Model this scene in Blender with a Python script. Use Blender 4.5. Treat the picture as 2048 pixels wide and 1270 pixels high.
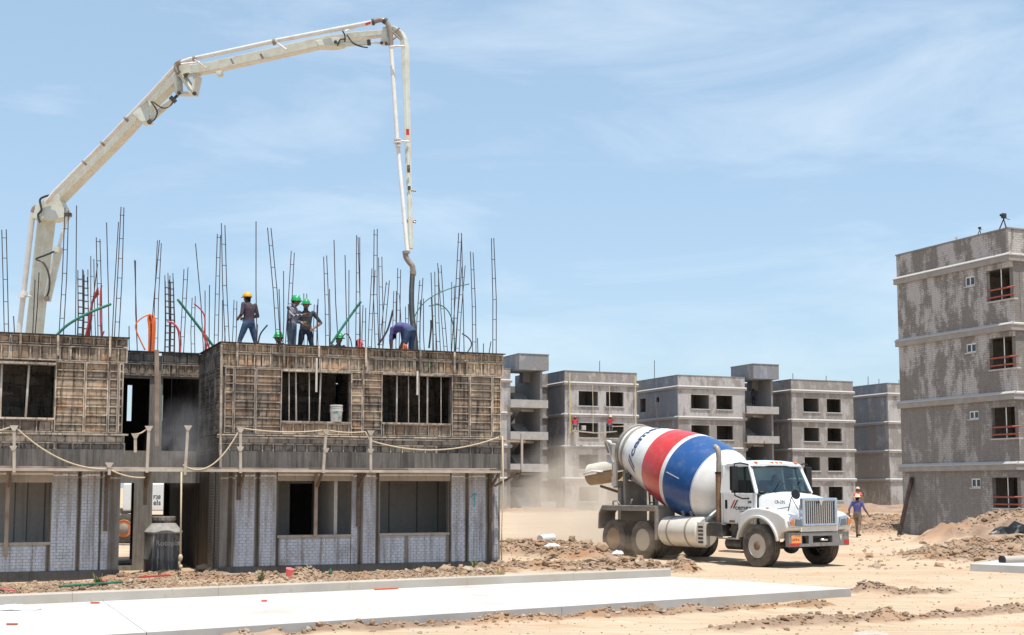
import bpy, math, random
from math import radians as R, sin, cos, tan, pi, atan2, sqrt
from mathutils import Vector as V, Matrix, noise as MN

for o in list(bpy.data.objects):
    bpy.data.objects.remove(o)
sc = bpy.context.scene
col = sc.collection
rnd = random.Random(7)

# ------------------------------------------------------------------ camera
FPX, PPY, CAMZ, PITCH = 2600.0, 725.0, 2.0, R(5.5)
cd = bpy.data.cameras.new('camera')
cam = bpy.data.objects.new('camera', cd)
col.objects.link(cam)
cam.location = (0, 0, CAMZ)
cam.rotation_euler = (pi / 2 + PITCH, 0, 0)
cd.sensor_width = 36
cd.lens = FPX / 2048 * 36
cd.shift_y = (PPY - 635) / 2048
cd.clip_start = 0.5
cd.clip_end = 6000
sc.camera = cam

# ------------------------------------------------------------------ sky, sun, exposure
SUN_EL = R(75)
SUN_H = V((0.40, -0.917, 0)).normalized()
SUN = V((SUN_H.x * cos(SUN_EL), SUN_H.y * cos(SUN_EL), sin(SUN_EL)))
world = bpy.data.worlds.new('World')
sc.world = world
world.use_nodes = True
wn = world.node_tree
for n in list(wn.nodes):
    wn.nodes.remove(n)
wo = wn.nodes.new('ShaderNodeOutputWorld')
wb = wn.nodes.new('ShaderNodeBackground')
sky = wn.nodes.new('ShaderNodeTexSky')
sky.sky_type = 'NISHITA'
sky.sun_disc = False
sky.sun_elevation = SUN_EL
sky.sun_rotation = atan2(SUN_H.x, SUN_H.y)
sky.air_density = 1.0
sky.dust_density = 1.2
sky.ozone_density = 1.0
SKY_S = 0.125
wb.inputs['Strength'].default_value = SKY_S
# thin high cirrus: streaked noise on the view direction, mixed into the sky
tc = wn.nodes.new('ShaderNodeTexCoord')
mp = wn.nodes.new('ShaderNodeMapping')
mp.inputs['Rotation'].default_value = (0.0, R(24), R(10))
mp.inputs['Location'].default_value = (1.3, 0.4, 2.2)
mp.inputs['Scale'].default_value = (1.6, 2.4, 7.0)
nz = wn.nodes.new('ShaderNodeTexNoise')
nz.inputs['Scale'].default_value = 2.2
nz.inputs['Detail'].default_value = 9
nz.inputs['Roughness'].default_value = 0.62
nz.inputs['Distortion'].default_value = 0.5
cr = wn.nodes.new('ShaderNodeMapRange')
cr.inputs['From Min'].default_value = 0.47
cr.inputs['From Max'].default_value = 0.80
cr.inputs['To Min'].default_value = 0.0
cr.inputs['To Max'].default_value = 0.44
mx = wn.nodes.new('ShaderNodeMix')
mx.data_type = 'RGBA'
mx.inputs['B'].default_value = (6.4, 6.9, 7.3, 1)
pale = wn.nodes.new('ShaderNodeMix')
pale.data_type = 'RGBA'
pale.inputs['Factor'].default_value = 0.46
pale.inputs['B'].default_value = (3.6, 5.1, 6.5, 1)
L = wn.links.new
L(tc.outputs['Generated'], mp.inputs['Vector'])
L(mp.outputs['Vector'], nz.inputs['Vector'])
L(nz.outputs['Fac'], cr.inputs['Value'])
L(sky.outputs['Color'], pale.inputs['A'])
L(pale.outputs['Result'], mx.inputs['A'])
L(cr.outputs['Result'], mx.inputs['Factor'])
L(mx.outputs['Result'], wb.inputs['Color'])
L(wb.outputs['Background'], wo.inputs['Surface'])

sl = bpy.data.lights.new('sun', 'SUN')
sl.energy = 4.4
sl.angle = R(0.53)
sl.color = (1.0, 0.955, 0.88)
so = bpy.data.objects.new('sun', sl)
col.objects.link(so)
so.rotation_euler = SUN.to_track_quat('Z', 'Y').to_euler()
so.location = (0, 0, 60)

sc.view_settings.view_transform = 'Standard'
sc.view_settings.look = 'None'
sc.view_settings.exposure = 0.35
sc.view_settings.gamma = 1
sc.view_settings.use_curve_mapping = False
sc.render.engine = 'CYCLES'
sc.cycles.use_denoising = True
sc.cycles.max_bounces = 6
sc.cycles.diffuse_bounces = 3
sc.cycles.volume_bounces = 1
sc.cycles.transparent_max_bounces = 12

# ------------------------------------------------------------------ measuring helpers (photo pixel -> point at a known plane)
_F = V((0, cos(PITCH), sin(PITCH)))
_U = V((0, -sin(PITCH), cos(PITCH)))
CAM = V((0, 0, CAMZ))
def ray(px, py):
    return V((1, 0, 0)) * ((px - 1024) / FPX) + _U * (-(py - PPY) / FPX) + _F
def at(px, py, Y):
    d = ray(px, py)
    return CAM + d * (Y / d.y)
def gnd(px, py, z=0.0):
    d = ray(px, py)
    return CAM + d * ((z - CAMZ) / d.z)
GRID = R(23)
U3 = V((cos(GRID), sin(GRID), 0))
V3 = V((-sin(GRID), cos(GRID), 0))
C0 = V((-0.3, 32.5, 0)) - U3 * 6.9
def onplane(px, py, org, off=0.0):
    d = ray(px, py)
    t = (org + V3 * off - CAM).dot(V3) / d.dot(V3)
    p = CAM + d * t - org
    return p.dot(U3), p.z
def F(px, py, off=0.0):
    return onplane(px, py, C0, off)
def Fs(px, off=0.0, py=900):
    return F(px, py, off)[0]
def Fz(py, px=700, off=0.0):
    return F(px, py, off)[1]

# ------------------------------------------------------------------ mesh builder
class MB:
    def __init__(s):
        s.v = []; s.f = []; s.m = []
    def add(s, vs, fs, m=0):
        b = len(s.v)
        s.v.extend(tuple(x) for x in vs)
        s.f.extend(tuple(b + i for i in f) for f in fs)
        s.m.extend([m] * len(fs))
        return s
    def box(s, x0, y0, z0, x1, y1, z1, m=0):
        if x0 > x1: x0, x1 = x1, x0
        if y0 > y1: y0, y1 = y1, y0
        if z0 > z1: z0, z1 = z1, z0
        return s.add([(x0,y0,z0),(x1,y0,z0),(x1,y1,z0),(x0,y1,z0),(x0,y0,z1),(x1,y0,z1),(x1,y1,z1),(x0,y1,z1)],
              [(3,2,1,0),(4,5,6,7),(0,1,5,4),(1,2,6,5),(2,3,7,6),(3,0,4,7)], m)
    def obox(s, c, a, b, d, m=0):
        c = V(c); a = V(a); b = V(b); d = V(d)
        vs = [c-a-b-d, c+a-b-d, c+a+b-d, c-a+b-d, c-a-b+d, c+a-b+d, c+a+b+d, c-a+b+d]
        fl = a.cross(b).dot(d) < 0
        fs = [(3,2,1,0),(4,5,6,7),(0,1,5,4),(1,2,6,5),(2,3,7,6),(3,0,4,7)]
        if fl: fs = [f[::-1] for f in fs]
        return s.add(vs, fs, m)
    def beam(s, p0, p1, h0, w0, h1=None, w1=None, up=(0,0,1), m=0):
        p0 = V(p0); p1 = V(p1); h1 = h0 if h1 is None else h1; w1 = w0 if w1 is None else w1
        d = (p1 - p0).normalized()
        sd = d.cross(V(up))
        if sd.length < 1e-4: sd = d.cross(V((1,0,0)))
        sd.normalize(); u = sd.cross(d).normalized()
        vs = []
        for p, h, w in ((p0,h0,w0),(p1,h1,w1)):
            vs += [p - sd*w/2 - u*h/2, p + sd*w/2 - u*h/2, p + sd*w/2 + u*h/2, p - sd*w/2 + u*h/2]
        return s.add(vs, [(0,1,2,3)[::-1],(4,5,6,7),(0,1,5,4)[::1],(1,2,6,5),(2,3,7,6),(3,0,4,7)], m)
    def tube(s, pts, rad, n=8, cap=True, m=0, closed=False):
        pts = [V(p) for p in pts]
        if not isinstance(rad, (list, tuple)): rad = [rad] * len(pts)
        N = len(pts)
        tg = []
        for i in range(N):
            a = pts[max(i-1,0)] if not closed else pts[i-1]
            b = pts[min(i+1,N-1)] if not closed else pts[(i+1)%N]
            tg.append((b-a).normalized())
        ref = V((0,0,1)) if abs(tg[0].z) < 0.9 else V((1,0,0))
        x = tg[0].cross(ref).normalized()
        vs = []
        for i in range(N):
            x = (x - tg[i]*x.dot(tg[i]))
            if x.length < 1e-6: x = tg[i].cross(V((0.3,0.5,0.8)))
            x.normalize(); y = tg[i].cross(x)
            for k in range(n):
                a = 2*pi*k/n
                vs.append(pts[i] + (x*cos(a) + y*sin(a))*rad[i])
        fs = []
        for i in range(N if closed else N-1):
            j = (i+1) % N
            for k in range(n):
                l = (k+1) % n
                fs.append((i*n+k, i*n+l, j*n+l, j*n+k))
        if cap and not closed:
            fs.append(tuple(range(n))[::-1]); fs.append(tuple((N-1)*n+k for k in range(n)))
        return s.add(vs, fs, m)
    def lathe(s, prof, n=24, o=(0,0,0), ax=(0,0,1), m=0, cap=True, ms=None, arc=None):
        o = V(o); ax = V(ax).normalized()
        x = ax.orthogonal().normalized(); y = ax.cross(x)
        vs = []
        for (r, t) in prof:
            for k in range(n):
                a = 2*pi*k/n
                vs.append(o + ax*t + (x*cos(a)+y*sin(a))*max(r,1e-4))
        b = len(s.v)
        s.v.extend(tuple(q) for q in vs)
        for i in range(len(prof)-1):
            for k in range(n):
                l = (k+1)%n
                s.f.append((b+i*n+k, b+i*n+l, b+(i+1)*n+l, b+(i+1)*n+k))
                s.m.append(ms[i] if ms else m)
        if cap:
            s.f.append(tuple(b+k for k in range(n))[::-1]); s.m.append(ms[0] if ms else m)
            e = b+(len(prof)-1)*n
            s.f.append(tuple(e+k for k in range(n))); s.m.append(ms[-1] if ms else m)
        return s
    def prism(s, poly, e, o=(0,0,0), ax=(1,0,0), ay=(0,0,1), m=0):
        # poly: 2D points in (ax, ay); extruded by vector e
        o = V(o); ax = V(ax); ay = V(ay); e = V(e)
        a = [o + ax*p[0] + ay*p[1] for p in poly]
        n = len(a)
        vs = a + [p + e for p in a]
        fs = [tuple(range(n)), tuple(range(n, 2*n))[::-1]] + [(i, i+n, (i+1)%n+n, (i+1)%n) for i in range(n)]
        return s.add(vs, fs, m)
    def ball(s, c, r, n=12, k=8, m=0):
        c = V(c)
        if not isinstance(r, (tuple, list)): r = (r, r, r)
        vs = [c + V((0,0,-r[2]))]
        for i in range(1, k):
            t = -pi/2 + pi*i/k
            for j in range(n):
                a = 2*pi*j/n
                vs.append(c + V((r[0]*cos(t)*cos(a), r[1]*cos(t)*sin(a), r[2]*sin(t))))
        vs.append(c + V((0,0,r[2])))
        fs = [(0, 1+(j+1)%n, 1+j) for j in range(n)]
        for i in range(k-2):
            for j in range(n):
                a = 1+i*n+j; b = 1+i*n+(j+1)%n
                fs.append((a, b, b+n, a+n))
        t = len(vs)-1
        fs += [(t, t-n+j, t-n+(j+1)%n) for j in range(n)]
        return s.add(vs, fs, m)
    def wall(s, s0, s1, z0, z1, y0, y1, holes, m=0):
        # upright slab in the local x-z plane between depth y0 (front) and y1 with real openings (a,b,c,d)=(s0,s1,z0,z1)
        xs = sorted(set([s0, s1] + [min(max(q, s0), s1) for h in holes for q in h[:2]]))
        zs = sorted(set([z0, z1] + [min(max(q, z0), z1) for h in holes for q in h[2:]]))
        nx, nz_ = len(xs)-1, len(zs)-1
        def solid(i, j):
            if i < 0 or j < 0 or i >= nx or j >= nz_: return False
            cx = (xs[i]+xs[i+1])/2; cz = (zs[j]+zs[j+1])/2
            return not any(h[0] < cx < h[1] and h[2] < cz < h[3] for h in holes)
        for i in range(nx):
            for j in range(nz_):
                if not solid(i, j): continue
                a, b, c, d = xs[i], xs[i+1], zs[j], zs[j+1]
                s.add([(a,y0,c),(b,y0,c),(b,y0,d),(a,y0,d)], [(0,1,2,3)], m)
                s.add([(a,y1,c),(b,y1,c),(b,y1,d),(a,y1,d)], [(3,2,1,0)], m)
                if not solid(i-1,j): s.add([(a,y0,c),(a,y0,d),(a,y1,d),(a,y1,c)], [(0,1,2,3)], m)
                if not solid(i+1,j): s.add([(b,y0,c),(b,y1,c),(b,y1,d),(b,y0,d)], [(0,1,2,3)], m)
                if not solid(i,j-1): s.add([(a,y0,c),(a,y1,c),(b,y1,c),(b,y0,c)], [(0,1,2,3)], m)
                if not solid(i,j+1): s.add([(a,y0,d),(b,y0,d),(b,y1,d),(a,y1,d)], [(0,1,2,3)], m)
        return s
    def xf(s, M):
        s.v = [tuple(M @ V(p)) for p in s.v]
        return s
    def mesh(s, name, mats, smooth=False):
        me = bpy.data.meshes.new(name)
        me.from_pydata(s.v, [], s.f)
        if not isinstance(mats, (list, tuple)): mats = [mats]
        for q in mats: me.materials.append(MAT[q] if isinstance(q, str) else q)
        if len(mats) > 1: me.polygons.foreach_set('material_index', s.m)
        if smooth: me.polygons.foreach_set('use_smooth', [True]*len(s.f))
        me.update()
        return me
    def build(s, name, mats, parent=None, smooth=False, bevel=0, segs=2, auto=None):
        o = bpy.data.objects.new(name, s.mesh(name, mats, smooth or auto is not None))
        col.objects.link(o)
        if parent: o.parent = parent
        if bevel:
            b = o.modifiers.new('bevel', 'BEVEL'); b.width = bevel; b.segments = segs; b.limit_method = 'ANGLE'; b.angle_limit = R(35)
            b.harden_normals = False
        if auto is not None:
            try: o.data.set_sharp_from_angle(angle=R(auto))
            except Exception: pass
        return o

def tag(o, label=None, cat=None, group=None, kind=None):
    if label: o['label'] = label
    if cat: o['category'] = cat
    if group: o['group'] = group
    if kind: o['kind'] = kind
    return o
def thing(name, label, cat, loc=(0,0,0), rotz=0.0, group=None):
    o = bpy.data.objects.new(name, None)
    col.objects.link(o)
    o.empty_display_size = 0.2
    o.location = loc
    o.rotation_euler = (0, 0, rotz)
    return tag(o, label, cat, group)
def copytree(o, parent=None, name=None):
    c = o.copy(); col.objects.link(c); c.parent = parent
    for ch in list(o.children): copytree(ch, c)
    return c
def text_mb(txt, size, bold=0.0, shear=0.0, ext=0.0, sx=1.0):
    cu = bpy.data.curves.new('t', 'FONT'); cu.body = txt; cu.size = size; cu.offset = bold; cu.shear = shear; cu.extrude = ext
    cu.resolution_u = 3
    ob = bpy.data.objects.new('t', cu)
    me = bpy.data.meshes.new_from_object(ob)
    mb = MB()
    mb.v = [(v.co.x*sx, v.co.y, v.co.z) for v in me.vertices]
    mb.f = [tuple(p.vertices) for p in me.polygons]
    mb.m = [0]*len(mb.f)
    bpy.data.objects.remove(ob); bpy.data.curves.remove(cu); bpy.data.meshes.remove(me)
    return mb

# ------------------------------------------------------------------ materials
MAT = {}
class NT:
    def __init__(s, name):
        m = bpy.data.materials.new(name); m.use_nodes = True
        s.m = m; s.t = m.node_tree
        s.b = s.t.nodes['Principled BSDF']; s.o = s.t.nodes['Material Output']
        MAT[name] = m
    def n(s, typ, **kw):
        nd = s.t.nodes.new('ShaderNode' + typ)
        for k, v in kw.items():
            if k in ('operation','data_type','blend_type','attribute_name','noise_dimensions','feature','offset','squash','offset_frequency','wave_type','bands_direction','vector_type','interpolation_type','clamp'):
                setattr(nd, k, v)
            else:
                k2 = k.replace('_', ' ')
                inp = nd.inputs[k2] if k2 in nd.inputs else nd.inputs[int(k[1:])]
                s.put(v, inp)
        return nd
    def put(s, v, inp):
        if isinstance(v, bpy.types.NodeSocket): s.t.links.new(v, inp)
        elif isinstance(v, (tuple, list)) and len(v) == 3 and inp.type == 'RGBA': inp.default_value = (*v, 1)
        else: inp.default_value = v
    def coord(s, rand=True, scale=(1,1,1), kind='Object', rot=(0,0,0)):
        c = s.n('TexCoord').outputs[kind]
        if rand:
            oi = s.n('ObjectInfo').outputs['Random']
            mu = s.n('Math', operation='MULTIPLY', i0=oi, i1=37.0).outputs[0]
            c = s.n('VectorMath', operation='ADD', i0=c, i1=mu).outputs[0]
        return s.n('Mapping', Vector=c, Scale=scale, Rotation=rot).outputs[0]
    def noise(s, vec, sc=5.0, det=6, rough=0.6, dist=0.0):
        return s.n('TexNoise', Vector=vec, Scale=sc, Detail=det, Roughness=rough, Distortion=dist).outputs['Fac']
    def ramp(s, v, a, b, c=0.0, d=1.0):
        return s.n('MapRange', Value=v, From_Min=a, From_Max=b, To_Min=c, To_Max=d).outputs[0]
    def mix(s, f, a, b, mode='MIX'):
        nd = s.n('Mix', data_type='RGBA', blend_type=mode)
        s.put(f, nd.inputs['Factor']); s.put(a, nd.inputs['A']); s.put(b, nd.inputs['B'])
        return nd.outputs['Result']
    def mul(s, a, b): return s.n('Math', operation='MULTIPLY', i0=a, i1=b).outputs[0]
    def math(s, op, a, b): return s.n('Math', operation=op, i0=a, i1=b).outputs[0]
    def bump(s, h, strength=0.3, dist=0.02):
        s.t.links.new(s.n('Bump', Height=h, Strength=strength, Distance=dist).outputs[0], s.b.inputs['Normal'])
    def out(s, colr, rough=0.8, metal=0.0, spec=0.3):
        s.put(colr, s.b.inputs['Base Color']); s.put(rough, s.b.inputs['Roughness'])
        s.b.inputs['Metallic'].default_value = metal
        s.b.inputs['Specular IOR Level'].default_value = spec
        return s.m
def plain(name, c, rough=0.6, metal=0.0, var=0.25, sc=6.0, spec=0.4, bump=0.0, dirt=None, dirt_amt=0.5, dsc=3.0):
    t = NT(name)
    v = t.coord()
    n = t.noise(v, sc)
    d = tuple(x*(1-var) for x in c); l = tuple(min(1, x*(1+var)) for x in c)
    k = t.mix(t.ramp(n, 0.3, 0.7), d, l)
    if dirt:
        k = t.mix(t.ramp(t.noise(v, dsc, 8, 0.7), 0.5-dirt_amt*0.35, 0.8-dirt_amt*0.2), k, dirt)
    if bump: t.bump(t.noise(v, sc*5), bump, 0.01)
    return t.out(k, rough, metal, spec)

def formwork(name, base, light, rust, dark, rustamt=0.5):
    t = NT(name)
    v = t.coord(); vs = t.coord(scale=(5.5, 5.5, 0.55))
    st = t.noise(vs, 2.4, 5, 0.65)
    c = t.mix(t.ramp(t.noise(v, 3.0, 7, 0.7), 0.35, 0.7), base, light)
    c = t.mix(t.mul(t.ramp(st, 0.50, 0.62), 0.9), c, dark)
    r = t.ramp(t.noise(v, 2.3, 8, 0.75), 0.58-rustamt*0.16, 0.72)
    c = t.mix(t.mul(r, 0.75), c, rust)
    sp = t.ramp(t.noise(v, 16, 4, 0.6), 0.62, 0.72)
    c = t.mix(t.mul(sp, 0.55), c, (0.42, 0.39, 0.35))
    vc = t.n('TexVoronoi', Vector=t.coord(scale=(2.2,2.2,4.6)), Scale=1.0).outputs['Color']
    g1 = t.n('SeparateColor', Color=vc)
    c = t.mix(1.0, c, t.n('CombineColor', Red=t.ramp(g1.outputs[0],0,1,.62,1.35), Green=t.ramp(g1.outputs[0],0,1,.62,1.28), Blue=t.ramp(g1.outputs[0],0,1,.64,1.2)).outputs[0], 'MULTIPLY')
    oi = t.n('ObjectInfo').outputs['Random']
    c = t.mix(1.0, c, t.n('CombineColor', Red=t.ramp(oi,0,1,.75,1.2), Green=t.ramp(oi,0,1,.75,1.17), Blue=t.ramp(oi,0,1,.78,1.12)).outputs[0], 'MULTIPLY')
    t.bump(t.noise(v, 14, 6, .7), 0.35, 0.012)
    return t.out(c, 0.75, 0.0, 0.3)
formwork('form_panel', (0.185,0.148,0.112), (0.42,0.35,0.272), (0.34,0.165,0.07), (0.035,0.029,0.024), 0.62)
formwork('form_rib', (0.27,0.235,0.195), (0.50,0.45,0.39), (0.27,0.16,0.09), (0.13,0.11,0.09), 0.25)
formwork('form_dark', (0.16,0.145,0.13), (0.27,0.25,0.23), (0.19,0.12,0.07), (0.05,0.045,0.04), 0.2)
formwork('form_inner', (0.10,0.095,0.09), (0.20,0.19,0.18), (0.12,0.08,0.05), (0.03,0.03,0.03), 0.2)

def brickwall(name, paint, dark, amt, streak=0.6, top_tone=None):
    # whitewashed or raw cast brick relief with run-down stains
    t = NT(name)
    v = t.coord(False); vs = t.coord(False, (6.0, 6.0, 0.35))
    st = t.noise(vs, 1.6, 6, 0.65)
    c = t.mix(t.ramp(t.noise(v, 9, 6, .7), 0.3, 0.75), tuple(x*.78 for x in paint), paint)
    c = t.mix(t.mul(t.ramp(st, 0.60-amt*.2, 0.74-amt*.12), streak), c, dark)
    c = t.mix(t.mul(t.ramp(t.noise(v, 1.1, 7, .7), .55, .72), .55), c, dark)
    if top_tone:
        z = t.n('SeparateXYZ', Vector=v).outputs[2]
        k = t.math('ADD', t.ramp(z, 0.9, 2.5, 0, .75), t.mul(t.math('SUBTRACT', st, .5), 1.6))  # browner towards the top, broken up by the streak noise
        c = t.mix(t.mul(t.ramp(k, .1, .8), .8), c, top_tone)
    t.bump(t.noise(v, 40, 4, .6), 0.3, 0.006)
    return t.out(c, 0.85)
brickwall('whitewash', (0.57,0.605,0.68), (0.15,0.13,0.11), 0.7, .75, top_tone=(0.33,0.29,0.25))  # bluish whitewash tone holds the skylight on the wall
brickwall('stained_concrete', (0.26,0.24,0.215), (0.085,0.075,0.065), 0.8)
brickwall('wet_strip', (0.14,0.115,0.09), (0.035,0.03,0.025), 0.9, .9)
brickwall('plaster_beige', (0.42,0.37,0.32), (0.20,0.17,0.14), 0.4)
brickwall('plinth', (0.12,0.115,0.11), (0.05,0.046,0.042), 0.6)
brickwall('brick_joint', (0.44,0.44,0.45), (0.12,0.11,0.10), 0.5)
brickwall('edge_dark', (0.17,0.155,0.14), (0.05,0.046,0.042), 0.95, .9)
brickwall('interior_plaster', (0.55,0.515,0.48), (0.30,0.28,0.26), 0.3)

def blockwall(name, base, pale, pamt, tint=None):
    # far storeys of cast brick relief: raw grey with patches of pale skim coat that stop along the courses
    t = NT(name)
    v = t.coord(False)
    sx = t.n('SeparateXYZ', Vector=v)
    uu = t.math('ADD', sx.outputs[0], sx.outputs[1])
    bv = t.n('CombineXYZ', X=uu, Y=sx.outputs[2]).outputs[0]
    br = t.n('TexBrick', Vector=bv, Scale=1.0, Mortar_Size=0.012, Mortar_Smooth=0.3, Brick_Width=0.26, Row_Height=0.09, Bias=0.0)
    br.inputs['Color1'].default_value = (0.25,0.25,0.25,1); br.inputs['Color2'].default_value = (0.75,0.75,0.75,1)
    oi = t.n('ObjectInfo').outputs['Random']
    off = t.n('VectorMath', operation='ADD', i0=v, i1=t.mul(oi, 31.0)).outputs[0]
    big = t.noise(t.n('Mapping', Vector=off, Scale=(0.8,0.8,0.33)).outputs[0], 1.4, 8, 0.68)
    bc = t.n('SeparateColor', Color=br.outputs['Color']).outputs[0]
    msk = t.math('ADD', big, t.mul(t.math('SUBTRACT', bc, 0.5), 0.07))
    msk = t.ramp(msk, 0.585-pamt*0.22, 0.665-pamt*0.22)
    fine = t.noise(off, 7, 6, .7)
    b2 = t.mix(t.ramp(fine, .3, .7), tuple(x*.82 for x in base), tuple(x*1.15 for x in base))
    p2 = t.mix(t.ramp(fine, .3, .7), tuple(x*.85 for x in pale), tuple(x*1.08 for x in pale))
    c = t.mix(t.mul(msk, .88), b2, p2)
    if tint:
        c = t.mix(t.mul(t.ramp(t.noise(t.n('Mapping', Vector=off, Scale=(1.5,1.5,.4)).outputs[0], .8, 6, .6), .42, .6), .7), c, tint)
    run = t.noise(t.n('Mapping', Vector=off, Scale=(4.0,4.0,0.22)).outputs[0], 1.6, 5, .6)
    c = t.mix(t.mul(t.ramp(run, .56, .72), .45), c, tuple(x*.5 for x in base))
    c = t.mix(t.mul(br.outputs['Fac'], 0.28), c, tuple(x*.6 for x in base))
    t.bump(t.math('SUBTRACT', t.mul(fine, .3), br.outputs['Fac']), 0.5, 0.012)
    return t.out(c, 0.88)
blockwall('block_wall', (0.285,0.258,0.24), (0.46,0.435,0.42), 0.34)
blockwall('block_wall_pale', (0.30,0.275,0.26), (0.51,0.485,0.475), 0.75)
blockwall('block_wall_side', (0.26,0.248,0.245), (0.42,0.42,0.44), 0.30, (0.19,0.235,0.30))  # blue tint is part coating, part skylit shade of the left faces
blockwall('tower_wall', (0.22,0.20,0.186), (0.40,0.372,0.352), 0.26)
blockwall('tower_wall_pale', (0.22,0.197,0.18), (0.50,0.468,0.45), 0.60)
plain('ledge', (0.36,0.34,0.325), 0.85, var=.15, dirt=(0.24,0.215,0.195), dirt_amt=.5)
plain('ledge_top', (0.43,0.405,0.385), 0.85, var=.08)  # paler than the ledge to stand for sun on its top
plain('landing', (0.44,0.42,0.41), 0.85, var=.15, dirt=(0.3,0.28,0.26), dirt_amt=.5)
plain('sill', (0.45,0.43,0.41), 0.85, var=.15)
plain('grey_soffit', (0.23,0.22,0.22), 0.85, var=.15)
plain('dark_interior', (0.045,0.043,0.042), 0.9, var=.2)  # near-black colour stands for the shade in the passage
plain('lit_interior', (0.30,0.285,0.27), 0.9, var=.2)  # grey lifted so the partitions look lit from the windows
plain('slab_grey', (0.22,0.21,0.20), 0.85, var=.2)

plain('rebar', (0.045,0.04,0.045), 0.7, 0.3, var=.4, dirt=(0.12,0.06,0.035), dirt_amt=.35)
plain('prop_steel', (0.62,0.59,0.55), 0.5, 0.0, var=.12, dirt=(0.36,0.29,0.22), dirt_amt=.4)
plain('timber', (0.40,0.33,0.27), 0.85, var=.25, sc=12, dirt=(0.20,0.13,0.09), dirt_amt=.5)
plain('timber_dark', (0.13,0.095,0.07), 0.85, var=.3, sc=12)
plain('timber_pale', (0.52,0.45,0.38), 0.85, var=.2, sc=12, dirt=(0.3,0.25,0.2), dirt_amt=.4)
plain('rope', (0.52,0.43,0.30), 0.9, var=.15, sc=30)
plain('rope_yellow', (0.55,0.45,0.16), 0.9, var=.15)
plain('orange_plastic', (0.75,0.16,0.04), 0.45, var=.12)
plain('pink_plastic', (0.75,0.15,0.16), 0.45, var=.12)
plain('red_plastic', (0.42,0.05,0.05), 0.5, var=.2)
plain('green_plastic', (0.03,0.16,0.10), 0.5, var=.2)
plain('dark_plastic', (0.03,0.032,0.034), 0.5, var=.2)
plain('blue_spray', (0.07,0.32,0.42), 0.8, var=.2)
plain('green_spray', (0.10,0.30,0.12), 0.8, var=.2)
plain('orange_spray', (0.45,0.15,0.05), 0.8, var=.2)
plain('black_paint', (0.03,0.028,0.026), 0.8, var=.2)
# ------------------------------------------------------------------ ground
def sm(a, b, x):
    t = min(1, max(0, (x-a)/(b-a))); return t*t*(3-2*t)
def seg_d(p, a, b):
    ax, ay = a; bx, by = b
    dx, dy = bx-ax, by-ay
    t = max(0, min(1, ((p[0]-ax)*dx + (p[1]-ay)*dy)/(dx*dx+dy*dy+1e-9)))
    return sqrt((p[0]-ax-t*dx)**2 + (p[1]-ay-t*dy)**2)
SL_N0 = gnd(0, 1283, 0.16); SL_N1 = gnd(1702, 1177, 0.16)
SL_F0 = gnd(0, 1211, 0.16); SL_F1 = gnd(1342, 1153, 0.16)
def g2(px, py): p = gnd(px, py); return (p.x, p.y)
# (segment start, segment end, half width, height)
MOUNDS = [
    (g2(1015,1114), g2(1130,1114), 1.2, 0.46), (g2(1080,1112), g2(1190,1124), 0.9, 0.36), (g2(1190,1133), g2(1330,1145), 0.6, 0.18),
    (g2(1020,1140), g2(1260,1142), 0.8, 0.16), (g2(1362,1142), g2(1372,1148), 0.42, 0.30),
    (g2(2010,1092), g2(2200,1088), 2.6, 1.30), (g2(1960,1112), g2(2120,1118), 1.6, 0.55), (g2(1890,1118), g2(2010,1126), 1.1, 0.30), (g2(1850,1110),g2(1900,1122),.8,.12),
    (g2(1690,1068), g2(1840,1068), 1.1, 0.42), (g2(1650,1052), g2(1830,1050), 5.0, 0.55), (g2(1730,1030), g2(1800,1030), 9.0, 0.9),
    (g2(1735,1190), g2(1770,1190), 0.32, 0.20), (g2(1790,1190), g2(1880,1186), 0.35, 0.06),
    (g2(900,1251), g2(1300,1231), 0.24, 0.09), (g2(560,1270), g2(900,1252), 0.24, 0.08), (g2(1300,1231), g2(1650,1213), 0.2, 0.07), (g2(250,1290), g2(560,1270), .26,.08),
    (g2(1460,1262), g2(1800,1242), 0.30, 0.11), (g2(1800,1244), g2(2048,1222), 0.25, 0.05),
    (g2(400,1165), g2(560,1163), 0.45, 0.16), (g2(540,1165), g2(620,1160), 0.42, 0.22), (g2(640,1162), g2(990,1146), 0.62, 0.10), (g2(-40,1194), g2(260,1174), 0.65, 0.09),
    (g2(240,1160), g2(420,1152), 0.6, 0.10), (g2(1040,1026), g2(1110,1024), 3.0, 0.5), (g2(1850,1064), g2(1920,1064), 0.8, 0.22), (g2(1960,1066), g2(2040,1056), 1.5, 0.5),
]
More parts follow.
